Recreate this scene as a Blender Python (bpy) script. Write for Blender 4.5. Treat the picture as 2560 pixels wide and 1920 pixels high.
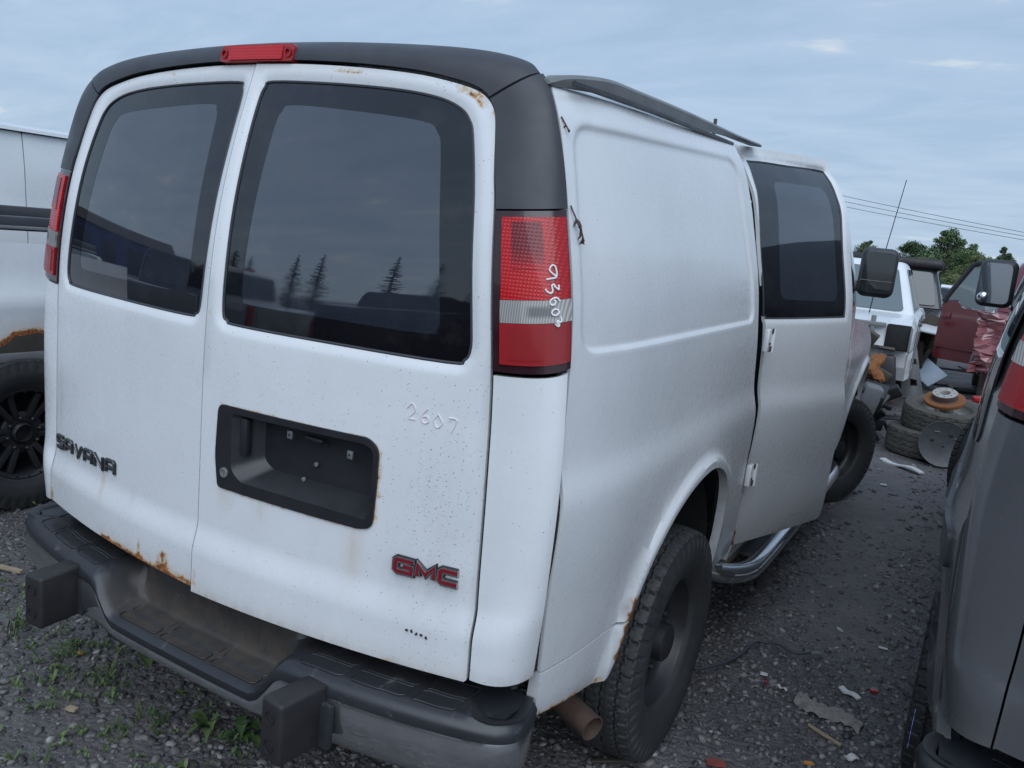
import bpy, bmesh, math, random
import numpy as np
from mathutils import Vector, Matrix
from mathutils.geometry import delaunay_2d_cdt

for o in list(bpy.data.objects): bpy.data.objects.remove(o)
random.seed(7); rng = np.random.default_rng(7)
SC = bpy.context.scene; COL = SC.collection
R = math.radians

# ---------------------------------------------------------------- camera
cam_d = bpy.data.cameras.new('camera'); cam = bpy.data.objects.new('camera', cam_d); COL.objects.link(cam)
yaw, pit, rol = R(-29.85), R(-10.44), R(5.99)
fw = Vector((math.sin(yaw)*math.cos(pit), math.cos(yaw)*math.cos(pit), math.sin(pit)))
rt = Vector((math.cos(yaw), -math.sin(yaw), 0)); up = rt.cross(fw)
r2 = rt*math.cos(rol)+up*math.sin(rol); u2 = up*math.cos(rol)-rt*math.sin(rol)
M = Matrix((r2, u2, -fw)).transposed().to_4x4(); M.translation = Vector((1.664, -1.347, 1.604))
cam.matrix_world = M
cam_d.sensor_width = 36; cam_d.lens = 2040/2560*36; cam_d.clip_start = .02; cam_d.clip_end = 3000
SC.camera = cam

# ---------------------------------------------------------------- world: overcast sky
W = bpy.data.worlds.new('World'); SC.world = W; W.use_nodes = True
nt = W.node_tree; nt.nodes.clear()
SUN_EL, SUN_AZ = 46, 150     # sun azimuth measured from +Y clockwise
def nd(nt, t, **kw):
    n = nt.nodes.new(t)
    for k, v in kw.items():
        if k.startswith('i_'):
            key = k[2:]; key = int(key) if key.isdigit() else key.replace('_', ' ')
            n.inputs[key].default_value = v
        else: setattr(n, k, v)
    return n
L = lambda nt, a, b: nt.links.new(a, b)
sky = nd(nt, 'ShaderNodeTexSky', sky_type='NISHITA', sun_disc=False, sun_elevation=R(SUN_EL), sun_rotation=R(SUN_AZ), air_density=1.0, dust_density=2.0, ozone_density=1.5)
bg1 = nd(nt, 'ShaderNodeBackground', i_Strength=.055); L(nt, sky.outputs[0], bg1.inputs[0])
tc = nd(nt, 'ShaderNodeTexCoord'); sep = nd(nt, 'ShaderNodeSeparateXYZ'); L(nt, tc.outputs['Generated'], sep.inputs[0])
mz = nd(nt, 'ShaderNodeMath', operation='MAXIMUM', i_1=0.0); L(nt, sep.outputs[2], mz.inputs[0])
mz2 = nd(nt, 'ShaderNodeMath', operation='ADD', i_1=.16); L(nt, mz.outputs[0], mz2.inputs[0])
dx = nd(nt, 'ShaderNodeMath', operation='DIVIDE'); L(nt, sep.outputs[0], dx.inputs[0]); L(nt, mz2.outputs[0], dx.inputs[1])
dy = nd(nt, 'ShaderNodeMath', operation='DIVIDE'); L(nt, sep.outputs[1], dy.inputs[0]); L(nt, mz2.outputs[0], dy.inputs[1])
cb = nd(nt, 'ShaderNodeCombineXYZ'); L(nt, dx.outputs[0], cb.inputs[0]); L(nt, dy.outputs[0], cb.inputs[1])
mp = nd(nt, 'ShaderNodeMapping'); mp.inputs['Rotation'].default_value = (0, 0, R(38)); mp.inputs['Scale'].default_value = (.9, 1.9, 1); L(nt, cb.outputs[0], mp.inputs[0])
n1 = nd(nt, 'ShaderNodeTexNoise', i_Scale=2.0, i_Detail=8, i_Roughness=.58, i_Distortion=.35); L(nt, mp.outputs[0], n1.inputs[0])
rp = nd(nt, 'ShaderNodeValToRGB'); L(nt, n1.outputs[0], rp.inputs[0])
e = rp.color_ramp.elements
e[0].position = .38; e[0].color = (.233, .322, .447, 1); e[1].position = .62; e[1].color = (.272, .362, .483, 1)
a = e.new(.73); a.color = (.41, .46, .51, 1)
# a thin overcast is a little paler towards the horizon all round
gr = nd(nt, 'ShaderNodeValToRGB'); L(nt, mz.outputs[0], gr.inputs[0])
g = gr.color_ramp.elements; g[0].position = 0; g[0].color = (1.16, 1.12, 1.06, 1); g[1].position = .6; g[1].color = (.93, .94, .965, 1)
mul = nd(nt, 'ShaderNodeMixRGB', blend_type='MULTIPLY', i_Fac=1.0); L(nt, rp.outputs[0], mul.inputs[1]); L(nt, gr.outputs[0], mul.inputs[2])
bg2 = nd(nt, 'ShaderNodeBackground', i_Strength=1.0); L(nt, mul.outputs[0], bg2.inputs[0])
mx = nd(nt, 'ShaderNodeMixShader', i_Fac=.88); L(nt, bg1.outputs[0], mx.inputs[1]); L(nt, bg2.outputs[0], mx.inputs[2])
wo = nd(nt, 'ShaderNodeOutputWorld'); L(nt, mx.outputs[0], wo.inputs[0])
# ---------------------------------------------------------------- sun behind cloud
sd = bpy.data.lights.new('sun', 'SUN'); sd.energy = 1.5; sd.angle = R(70); sd.color = (.85, .925, 1)
so = bpy.data.objects.new('sun', sd); COL.objects.link(so)
sdir = Vector((math.sin(R(SUN_AZ))*math.cos(R(SUN_EL)), math.cos(R(SUN_AZ))*math.cos(R(SUN_EL)), math.sin(R(SUN_EL))))
so.rotation_euler = sdir.to_track_quat('Z', 'Y').to_euler(); so.location = (0, -5, 12)
vs = SC.view_settings; vs.view_transform = 'Standard'; vs.look = 'None'; vs.exposure = .72; vs.gamma = 1; vs.use_curve_mapping = False
SC.render.engine = 'CYCLES'; SC.cycles.max_bounces = 6; SC.cycles.glossy_bounces = 4; SC.cycles.diffuse_bounces = 3; SC.cycles.transparent_max_bounces = 6

# ---------------------------------------------------------------- helpers
def tag(o, label=None, cat=None, group=None, kind=None):
    if label: o['label'] = label
    if cat: o['category'] = cat
    if group: o['group'] = group
    if kind: o['kind'] = kind
    return o
def empty(name, loc=(0, 0, 0), rz=0, label=None, cat=None, group=None):
    o = bpy.data.objects.new(name, None); COL.objects.link(o); o.location = loc; o.rotation_euler = (0, 0, rz)
    o.empty_display_size = .1
    return tag(o, label, cat, group)
def mesh(name, V, F, mat, parent=None, smooth=True, attrs=None, sharp=38):
    me = bpy.data.meshes.new(name)
    me.from_pydata([tuple(map(float, v)) for v in V], [], [tuple(int(i) for i in f) for f in F]); me.validate(); me.update()
    if mat: me.materials.append(mat)
    if attrs:
        for k, a in attrs.items():
            if len(a) == len(me.vertices):
                at = me.attributes.new(k, 'FLOAT', 'POINT'); at.data.foreach_set('value', np.asarray(a, np.float32))
    if smooth:
        me.polygons.foreach_set('use_smooth', [True]*len(me.polygons)); me.set_sharp_from_angle(angle=R(sharp))
    o = bpy.data.objects.new(name, me); COL.objects.link(o)
    if parent: o.parent = parent
    return o
class Geo:
    def __init__(s): s.V = []; s.F = []
    def add(s, V, F):
        n = len(s.V); s.V += [tuple(v) for v in V]; s.F += [tuple(i+n for i in f) for f in F]; return s
    def box(s, c, sz, b=0, rot=None, seg=2):
        V, F = boxm(sz, b, seg); 
        m = rot if rot is not None else Matrix.Identity(3)
        return s.add([m @ Vector(v)+Vector(c) for v in V], F)
    def tube(s, path, r, n=8, cap=True): return s.add(*tubem(path, r, n, cap))
    def build(s, name, mat, parent=None, **k): return mesh(name, s.V, s.F, mat, parent, **k)
_bc = {}
def boxm(sz, b, seg=2):
    key = (tuple(round(x, 5) for x in sz), b, seg)
    if key in _bc: return _bc[key]
    bm = bmesh.new(); bmesh.ops.create_cube(bm, size=1)
    bmesh.ops.scale(bm, vec=sz, verts=bm.verts)
    if b > 0: bmesh.ops.bevel(bm, geom=list(bm.edges), offset=b, segments=seg, affect='EDGES', profile=.5)
    bm.verts.index_update()
    r = ([v.co.copy() for v in bm.verts], [[v.index for v in f.verts] for f in bm.faces]); bm.free()
    _bc[key] = r; return r
def tubem(path, r, n=8, cap=True):
    P = [Vector(p) for p in path]; V = []; F = []
    rr = r if hasattr(r, '__len__') else [r]*len(P)
    ref = None
    for i, p in enumerate(P):
        t = (P[min(i+1, len(P)-1)]-P[max(i-1, 0)]).normalized()
        if ref is None:
            ref = Vector((0, 0, 1)) if abs(t.z) < .9 else Vector((1, 0, 0))
        a = (ref-t*ref.dot(t)).normalized(); b = t.cross(a); ref = a
        for k in range(n):
            q = 2*math.pi*k/n; V.append(p+(a*math.cos(q)+b*math.sin(q))*rr[i])
    for i in range(len(P)-1):
        for k in range(n):
            k2 = (k+1) % n; F.append((i*n+k, i*n+k2, (i+1)*n+k2, (i+1)*n+k))
    if cap: F.append(tuple(range(n))[::-1]); F.append(tuple((len(P)-1)*n+k for k in range(n)))
    return V, F
def lathem(prof, n=48, axis='x', closed=False):
    """prof: list of (r, h); revolve about an axis"""
    V = []; F = []; m = len(prof)
    for i in range(n):
        q = 2*math.pi*i/n
        for r, h in prof:
            c, s = r*math.cos(q), r*math.sin(q)
            V.append((h, c, s) if axis == 'x' else (c, s, h))
    for i in range(n):
        j = (i+1) % n
        for k in range(m-1 if not closed else m):
            k2 = (k+1) % m; F.append((i*m+k, j*m+k, j*m+k2, i*m+k2))
    return V, F
def spline(P, n=8, closed=False):
    """Catmull-Rom through P (any dimension)"""
    P = np.array(P, float); N = len(P); out = []
    rngi = range(N if closed else N-1)
    for i in rngi:
        p1, p2 = P[i], P[(i+1) % N]
        p0 = P[(i-1) % N] if closed or i > 0 else 2*p1-p2
        p3 = P[(i+2) % N] if closed or i+2 < N else 2*p2-p1
        for k in range(n):
            t = k/n
            out.append(.5*((2*p1)+(p2-p0)*t+(2*p0-5*p1+4*p2-p3)*t*t+(3*p1-p0-3*p2+p3)*t**3))
    if not closed: out.append(P[-1])
    return np.array(out)
def resample(P, d, closed=True):
    P = np.array(P, float)
    if closed: P = np.vstack([P, P[:1]])
    out = []
    for a, b in zip(P[:-1], P[1:]):
        n = max(1, int(round(np.linalg.norm(b-a)/d)))
        for k in range(n): out.append(a+(b-a)*k/n)
    if not closed: out.append(P[-1])
    return np.array(out)
def roundpoly(P, r, n=5):
    """round the corners of a polygon"""
    P = [np.array(p, float) for p in P]; out = []; N = len(P)
    rr = r if hasattr(r, '__len__') else [r]*N
    for i in range(N):
        a, b, c = P[i-1], P[i], P[(i+1) % N]
        u = a-b; v = c-b; lu = np.linalg.norm(u); lv = np.linalg.norm(v)
        d = min(rr[i], lu*.49, lv*.49)
        if d < 1e-4: out.append(b); continue
        s = b+u/lu*d; e_ = b+v/lv*d
        for k in range(n+1):
            t = k/n; out.append((1-t)**2*s+2*t*(1-t)*b+t*t*e_)
    return np.array(out)
def inpoly(P, poly):
    x, y = P[:, 0], P[:, 1]; ins = np.zeros(len(P), bool); n = len(poly)
    for i in range(n):
        x1, y1 = poly[i]; x2, y2 = poly[(i+1) % n]
        if y1 == y2: continue
        c = ((y1 > y) != (y2 > y)) & (x < (x2-x1)*(y-y1)/(y2-y1)+x1); ins ^= c
    return ins
def pdist(P, poly, closed=True):
    """distance of points to a polyline"""
    poly = np.asarray(poly, float); d = np.full(len(P), 1e9); n = len(poly)
    for i in range(n if closed else n-1):
        a = poly[i]; b = poly[(i+1) % n]; ab = b-a; L2 = (ab**2).sum()
        if L2 < 1e-14: continue
        t = np.clip(((P-a)@ab)/L2, 0, 1)
        d = np.minimum(d, np.hypot(*(P-a-t[:, None]*ab).T))
    return d
def sst(x, a, b):
    t = np.clip((np.asarray(x, float)-a)/(b-a), 0, 1); return t*t*(3-2*t)
def panel(name, outline, surf, mat, parent=None, holes=(), sp=.02, depth=.014, extra=None, attr=None, roundr=.003, sharp=38, off=0.0, flip=False):
    """sheet-metal panel: a 2-D outline (with holes) triangulated, laid on surf(P)->xyz, its edges turned inwards"""
    outline = resample(outline, sp*.8); loops = [outline]+[resample(h, sp*.8) for h in holes]
    lo = outline.min(0); hi = outline.max(0)
    gx = np.arange(lo[0]+sp/2, hi[0], sp); gy = np.arange(lo[1]+sp/2, hi[1], sp)
    G = np.array(np.meshgrid(gx, gy)).reshape(2, -1).T
    if extra is not None:
        hs_ = sp*.8; occ = set(map(tuple, np.floor(np.asarray(extra)/hs_).astype(int)))
        gk = np.floor(G/hs_).astype(int)
        far_ = np.array([not any((x_+i_, y_+j_) in occ for i_ in (-1, 0, 1) for j_ in (-1, 0, 1)) for x_, y_ in gk])
        G = np.vstack([G[far_], extra])
    keep = inpoly(G, outline)
    for h in loops[1:]: keep &= ~inpoly(G, h)
    G = G[keep]
    if len(G):
        d = np.full(len(G), 1e9)
        for l in loops: d = np.minimum(d, pdist(G, l))
        G = G[d > sp*.45]
    pts = [Vector(p) for l in loops for p in l]+[Vector(p) for p in G]
    edges = []; st = 0
    for l in loops:
        n = len(l); edges += [(st+i, st+(i+1) % n) for i in range(n)]; st += n
    vo, eo, fo, ov, oe, of = delaunay_2d_cdt(pts, edges, [], 0, 1e-6, True)
    P = np.array([(v.x, v.y) for v in vo])
    F = []
    cent = np.array([P[list(f)].mean(0) for f in fo])
    ok = inpoly(cent, outline)
    for h in loops[1:]: ok &= ~inpoly(cent, h)
    F = [tuple(f) for f, k in zip(fo, ok) if k]
    X = surf(P); e_ = 1e-4
    du = (surf(P+[e_, 0])-X)/e_; dv = (surf(P+[0, e_])-X)/e_
    N = np.cross(du, dv); N /= np.linalg.norm(N, axis=1)[:, None]+1e-12
    if flip: N = -N
    if off: X = X+N*off
    V = list(X); A = P.copy()
    if depth:
        cnt = {}
        for f in F:
            for i in range(len(f)):
                a, b = f[i], f[(i+1) % len(f)]; cnt[(a, b)] = 1
        bd = [(a, b) for (a, b) in cnt if (b, a) not in cnt]
        m1 = {}; extraA = []
        def low(i):
            if i not in m1:
                m1[i] = len(V); V.append(X[i]-N[i]*depth); extraA.append(P[i])
            return m1[i]
        for a, b in bd: F.append((b, a, low(a), low(b)))
        if extraA: A = np.vstack([A, np.array(extraA)])
    at = None
    if attr: at = {k: fn(A) for k, fn in attr.items()}
    return mesh(name, V, F, mat, parent, attrs=at, sharp=sharp)
def mirx(o, name=None, parent=None):
    """mirrored copy of a mesh object about x=0"""
    me = o.data.copy(); n = len(me.vertices); co = np.empty(n*3, np.float32); me.vertices.foreach_get('co', co); co[0::3] *= -1
    me.vertices.foreach_set('co', co); me.flip_normals(); me.update()
    q = bpy.data.objects.new(name or o.name.split('.')[0], me); COL.objects.link(q); q.parent = parent or o.parent
    return q
def kids(o): return [c for c in bpy.data.objects if c.parent == o]
def copytree(o, parent=None):
    c = o.copy(); COL.objects.link(c); c.parent = parent
    for k in kids(o): copytree(k, c)
    return c
def xform(o, M4):
    o.data.transform(M4); return o

# ---------------------------------------------------------------- materials
def newmat(name):
    m = bpy.data.materials.new(name); m.use_nodes = True; t = m.node_tree
    return m, t, t.nodes['Principled BSDF']
def ramp(t, src, stops):
    r = nd(t, 'ShaderNodeValToRGB'); L(t, src, r.inputs[0]); el = r.color_ramp.elements
    while len(el) < len(stops): el.new(.5)
    for e_, (p, c) in zip(el, stops):
        e_.position = p; e_.color = (c, c, c, 1) if not hasattr(c, '__len__') else (*c, 1)
    return r.outputs[0]
def noise(t, scale, detail=4, rough=.55, vec=None, sc=None, dist=0):
    n = nd(t, 'ShaderNodeTexNoise', i_Scale=scale, i_Detail=detail, i_Roughness=rough, i_Distortion=dist)
    c = nd(t, 'ShaderNodeTexCoord')
    v = c.outputs['Object']
    if sc:
        m = nd(t, 'ShaderNodeMapping'); m.inputs['Scale'].default_value = sc; L(t, v, m.inputs[0]); v = m.outputs[0]
    L(t, v, n.inputs[0]); return n.outputs[0]
def mixc(t, f, a, b, bt='MIX'):
    m = nd(t, 'ShaderNodeMixRGB', blend_type=bt)
    for i, x in ((0, f), (1, a), (2, b)):
        if hasattr(x, 'links'): L(t, x, m.inputs[i])
        elif hasattr(x, '__len__'): m.inputs[i].default_value = (*x, 1)
        else: m.inputs[i].default_value = x
    return m.outputs[0]
def mth(t, op, a, b=0.0, c=None):
    m = nd(t, 'ShaderNodeMath', operation=op)
    for i, x in enumerate((a, b) if c is None else (a, b, c)):
        if hasattr(x, 'links'): L(t, x, m.inputs[i])
        else: m.inputs[i].default_value = x
    return m.outputs[0]
def attrn(t, name): return nd(t, 'ShaderNodeAttribute', attribute_name=name).outputs['Fac']
def bump(t, p, h, strength=.3, dist=.002):
    b = nd(t, 'ShaderNodeBump', i_Strength=strength, i_Distance=dist); L(t, h, b.inputs['Height']); L(t, b.outputs[0], p.inputs['Normal'])
def simple(name, col, rough=.5, metal=0, spec=.5, var=.15, vs_=30, bmp=0, bs=200, coat=0):
    m, t, p = newmat(name)
    n = noise(t, vs_, 5); c = mixc(t, n, [x*(1-var) for x in col], [min(1, x*(1+var)) for x in col]); L(t, c, p.inputs['Base Color'])
    r = ramp(t, noise(t, vs_*.6, 4), [(.3, max(.02, rough-.08)), (.7, min(1, rough+.1))]); L(t, r, p.inputs['Roughness'])
    p.inputs['Metallic'].default_value = metal; p.inputs['Specular IOR Level'].default_value = spec; p.inputs['Coat Weight'].default_value = coat
    if bmp: bump(t, p, noise(t, bs, 3), bmp, .001)
    return m
def paint(name, col, rough=.3, dirt=.5, rustc=(.20, .065, .018), coat=.3, metal=0, speck=1, rust=1.0):
    """old car paint: film of dirt, road specks, rust where the 'rust' attribute says"""
    m, t, p = newmat(name)
    big = noise(t, 2.2, 5, .6); fine = noise(t, 45, 4); stre = noise(t, 9, 6, .65, sc=(1, 1, .12))
    base = mixc(t, ramp(t, big, [(.35, 0), (.7, 1)]), [c*.93 for c in col], [min(1, c*1.03) for c in col])
    base = mixc(t, mth(t, 'MULTIPLY', ramp(t, stre, [(.45, 0), (.75, 1)]),   .10*dirt), base, [c*.55 for c in col])
    gsum = mth(t, 'ADD', attrn(t, 'grime_shade'), mth(t, 'MULTIPLY', ramp(t, big, [(.5, 0), (.8, 1)]), .16*dirt))
    gm = mth(t, 'MULTIPLY', gsum, ramp(t, noise(t, 26, 6, .7, sc=(1, 1, .35)), [(.3, .25), (.7, 1)]))
    base = mixc(t, mth(t, 'MINIMUM', gm, .85), base, (.13, .12, .11))
    st = mth(t, 'MULTIPLY', mth(t, 'MULTIPLY', attrn(t, 'stain'), rust), ramp(t, noise(t, 30, 4, sc=(1, 1, .1)), [(.25, .25), (.7, 1)]))
    base = mixc(t, st, base, (.46, .30, .12))
    if speck:
        vo = nd(t, 'ShaderNodeTexVoronoi', i_Scale=260.0); tcn = nd(t, 'ShaderNodeTexCoord'); L(t, tcn.outputs['Object'], vo.inputs['Vector'])
        sx = nd(t, 'ShaderNodeSeparateXYZ'); L(t, vo.outputs['Color'], sx.inputs[0])
        amt = mth(t, 'ADD', mth(t, 'MULTIPLY', attrn(t, 'speck'), .30), .004)
        pick = mth(t, 'LESS_THAN', sx.outputs[0], amt)
        sz = mth(t, 'LESS_THAN', vo.outputs['Distance'], mth(t, 'MULTIPLY', sx.outputs[1], .36))
        base = mixc(t, mth(t, 'MULTIPLY', mth(t, 'MULTIPLY', pick, sz), .8*speck), base, (.05, .045, .04))
    rn = noise(t, 38, 7, .68)
    rsum = mth(t, 'ADD', mth(t, 'MULTIPLY', attrn(t, 'rust'), rust), mth(t, 'MULTIPLY', mth(t, 'SUBTRACT', rn, .5), 1.15))
    rm = ramp(t, rsum, [(.44, 0), (.54, 1)])
    rc = mixc(t, ramp(t, noise(t, 90, 4), [(.35, 0), (.65, 1)]), [c*.35 for c in rustc], (rustc[0]*2.0, rustc[1]*2.1, rustc[2]*1.8))
    halo = ramp(t, rsum, [(.25, 0), (.48, .75)])
    base = mixc(t, halo, base, (.50, .30, .10))
    L(t, mixc(t, rm, base, rc), p.inputs['Base Color'])
    ro = mth(t, 'ADD', ramp(t, fine, [(.3, rough-.05), (.7, rough+.09)]), mth(t, 'MULTIPLY', gm, .35))
    L(t, mth(t, 'MAXIMUM', ro, mth(t, 'MULTIPLY', rm, .9)), p.inputs['Roughness'])
    p.inputs['Coat Weight'].default_value = coat; p.inputs['Coat Roughness'].default_value = .12; p.inputs['Metallic'].default_value = metal
    hb = mth(t, 'ADD', mth(t, 'MULTIPLY', noise(t, 3.3, 3), 2.2), mth(t, 'MULTIPLY', rm, .5))
    hb = mth(t, 'ADD', hb, mth(t, 'MULTIPLY', noise(t, 260, 2), .05))
    bump(t, p, hb, .18, .004)
    return m
def glassm(name, ior=1.9, col=(.012, .014, .018), rough=.015):
    m, t, p = newmat(name)
    p.inputs['IOR'].default_value = ior; p.inputs['Specular IOR Level'].default_value = .5
    L(t, mixc(t, ramp(t, noise(t, 14, 6, .65), [(.5, 0), (.85, .16)]), col, (.10, .10, .10)), p.inputs['Base Color'])
    L(t, ramp(t, noise(t, 9, 6, .7), [(.4, rough), (.75, rough+.06)]), p.inputs['Roughness'])
    return m
MT = {}
MT['white'] = paint('white_paint', (.71, .72, .735), .27, dirt=.42, coat=.45)
MT['grey'] = paint('grey_paint', (.078, .081, .088), .20, dirt=.3, coat=.7, speck=.35, rust=0.0)
MT['white2'] = paint('white_paint_other', (.70, .72, .74), .28, dirt=.8)
MT['maroon'] = paint('maroon_paint', (.115, .012, .018), .16, dirt=.25, coat=.9, speck=.2)
MT['silver'] = paint('silver_paint', (.42, .44, .46), .3, dirt=.4, coat=.5)
MT['blackp'] = paint('black_paint', (.014, .014, .016), .22, dirt=.2, coat=.6, speck=.1)
MT['blue'] = paint('blue_paint', (.03, .04, .14), .5, dirt=.4, coat=0)
MT['trim'] = simple('black_plastic', (.040, .042, .049), .46, bmp=.25, bs=500, var=.35, vs_=14)
def cover_mat():
    m, t, p = newmat('bumper_plastic')
    c_ = mixc(t, noise(t, 9, 5), (.016, .0175, .021), (.031, .033, .039))
    sc_ = ramp(t, noise(t, 26, 7, .7, sc=(1, .35, 1)), [(.60, 0), (.70, 1)]); c_ = mixc(t, mth(t, 'MULTIPLY', sc_, .55), c_, (.12, .12, .125))
    ch_ = ramp(t, noise(t, 60, 3), [(.72, 0), (.75, 1)]); c_ = mixc(t, mth(t, 'MULTIPLY', ch_, .5), c_, (.16, .15, .13))
    mu = mth(t, 'MULTIPLY', attrn(t, 'mud'), ramp(t, noise(t, 18, 6, .7), [(.3, .25), (.65, 1)])); c_ = mixc(t, mu, c_, (.062, .048, .036))
    L(t, c_, p.inputs['Base Color']); L(t, mth(t, 'ADD', ramp(t, noise(t, 12, 5), [(.3, .28), (.7, .44)]), mth(t, 'MULTIPLY', mth(t, 'MAXIMUM', mu, sc_), .3)), p.inputs['Roughness'])
    bump(t, p, mth(t, 'ADD', noise(t, 420, 3), mth(t, 'MULTIPLY', sc_, .8)), .35, .001)
    return m
MT['cover'] = cover_mat()
MT['recess'] = simple('recess_plastic', (.017, .017, .020), .42, bmp=.3, bs=420, var=.4, vs_=16)
MT['guard'] = simple('guard_rubber', (.019, .0175, .019), .55, bmp=.4, bs=200, var=.5, vs_=16)
MT['rubber'] = simple('rubber', (.030, .030, .031), .66, bmp=.25, bs=160, var=.45, vs_=12)
MT['rubberd'] = simple('dusty_rubber', (.075, .068, .058), .85, bmp=.4, bs=140, var=.5, vs_=14)
MT['steelb'] = simple('black_steel', (.020, .020, .022), .44, var=.4, vs_=16)
MT['dark'] = simple('dark_underside', (.012, .012, .013), .85)
MT['greymetal'] = simple('worn_aluminium', (.30, .31, .32), .42, metal=.7, var=.3, vs_=25, bmp=.2, bs=90)
MT['brown'] = simple('rusty_steel', (.078, .047, .037), .75, var=.4, vs_=30, bmp=.4, bs=120)
MT['rust'] = simple('bright_rust', (.20, .078, .026), .88, var=.55, vs_=35, bmp=.5, bs=150)
MT['frame'] = simple('dirty_frame', (.065, .055, .045), .8, var=.4, vs_=10, bmp=.4, bs=60)
MT['rail'] = simple('weathered_rail', (.16, .165, .17), .5, var=.35, vs_=18, bmp=.2, bs=80)
MT['glass'] = glassm('tinted_glass', 2.3, (.016, .020, .030))
MT['frit'] = glassm('glass_border', 1.72, (.006, .006, .008))
MT['mirror'] = glassm('mirror_glass', 3.0, (.10, .12, .14), .01)
MT['carglass'] = glassm('car_glass', 1.75, (.02, .024, .026))
MT['pane'] = glassm('clear_pane', 1.9, (.12, .15, .16))
def chrome_mat():
    m, t, p = newmat('dirty_chrome')
    n = ramp(t, noise(t, 7, 6, .68), [(.38, 0), (.72, 1)]); s = ramp(t, noise(t, 120, 4), [(.5, 0), (.75, 1)])
    f = mth(t, 'MAXIMUM', mth(t, 'MULTIPLY', n, .35), mth(t, 'MULTIPLY', s, .4))
    L(t, mixc(t, f, (.56, .57, .59), (.14, .135, .13)), p.inputs['Base Color']); p.inputs['Metallic'].default_value = .92
    L(t, mth(t, 'ADD', mth(t, 'MULTIPLY', f, .5), .06), p.inputs['Roughness'])
    return m
MT['chrome'] = chrome_mat()
def bright():
    m, t, p = newmat('bright_chrome'); p.inputs['Base Color'].default_value = (.75, .76, .78, 1); p.inputs['Metallic'].default_value = 1; p.inputs['Roughness'].default_value = .12
    return m
MT['bright'] = bright()
MT['badge'] = simple('dark_badge', (.020, .020, .024), .3, var=.2)
MT['badgered'] = simple('badge_red', (.17, .010, .016), .3, var=.2, coat=.5)
def lens(name, col, dark, scale, bs=.5):
    m, t, p = newmat(name)
    c = nd(t, 'ShaderNodeTexCoord'); h = None
    w1 = nd(t, 'ShaderNodeTexWave', wave_type='BANDS', bands_direction='Z', i_Scale=scale, i_Distortion=0.0); L(t, c.outputs['Object'], w1.inputs[0])
    w2 = nd(t, 'ShaderNodeTexWave', wave_type='BANDS', bands_direction='X', i_Scale=scale, i_Distortion=0.0); L(t, c.outputs['Object'], w2.inputs[0])
    w = mth(t, 'MULTIPLY', w1.outputs[0], w2.outputs[0]) if bs < .9 else w2.outputs[0]
    base = mixc(t, ramp(t, w, [(.2, 0), (.8, 1)]), [x*.62 for x in col], col)
    base = mixc(t, attrn(t, 'grime_shade'), base, dark)  # on lenses this paints the shaded depth of bulb and reflector areas
    L(t, base, p.inputs['Base Color']); p.inputs['Roughness'].default_value = .22; p.inputs['Specular IOR Level'].default_value = .35; p.inputs['Coat Weight'].default_value = .35; p.inputs['Coat Roughness'].default_value = .06
    p.inputs['Subsurface Weight'].default_value = 0
    bump(t, p, w, .35, .0015)
    return m
MT['redlens'] = lens('red_lens', (.66, .012, .016), (.13, .010, .016), 42)
MT['redplain'] = lens('plain_red_lens', (.46, .008, .012), (.15, .008, .012), 400)
MT['clearlens'] = lens('clear_lens', (.44, .42, .40), (.09, .09, .09), 60, 1)
MT['lenscase'] = simple('lens_case', (.030, .008, .012), .25, coat=.5)
MT['pen'] = simple('paint_marker', (.80, .78, .78), .6)
MT['penpink'] = simple('faded_marker', (.71, .65, .67), .6)
MT['penblue'] = simple('blue_marker', (.25, .25, .75), .6)
# ================================================================ the van (built once, copied for the grey one)
_zx = spline([(.36, .895), (.42, .912), (.5, .933), (.6, .948), (.75, .962), (.9, .979), (1.0, .986), (1.05, .985), (1.095, .976), (1.14, .9705), (1.3, .966), (1.4, .958), (1.5, .942), (1.65, .905), (1.75, .880), (1.84, .852), (1.905, .815), (1.95, .785), (2.0, .74)], 6)
def xs(z): return np.interp(z, _zx[:, 0], _zx[:, 1])
def warp(y, z): return z+np.clip(y, 0, 2.6)*.032*(z-.55)
_y0 = spline([(0., .01), (.8, .01), (1.15, .01), (1.3, .0135), (1.45, .0225), (1.6, .043), (1.75, .077), (1.9, .121), (2.05, .170)], 6)
def yrear(x, z):
    bow = .092-.03*np.clip((z-1.2)/.7, 0, 1)
    return np.interp(z, _y0[:, 0], _y0[:, 1])+bow*(np.abs(x)/.8)**2 - .016*(1-sst(z, .705, .79))
ARCH = spline([(.585, .40), (.600, .52), (.625, .62), (.668, .70), (.735, .785), (.83, .866), (.95, .917), (1.09, .937), (1.21, .917), (1.32, .86), (1.395, .77), (1.43, .66), (1.44, .54), (1.44, .40)], 5)
ARCHF = ARCH+[3.53, .02]
STAMP = roundpoly([(.236, 1.838), (.205, 1.362), (1.495, 1.350), (1.405, 1.862)], [.07, .06, .05, .09], 6)
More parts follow.
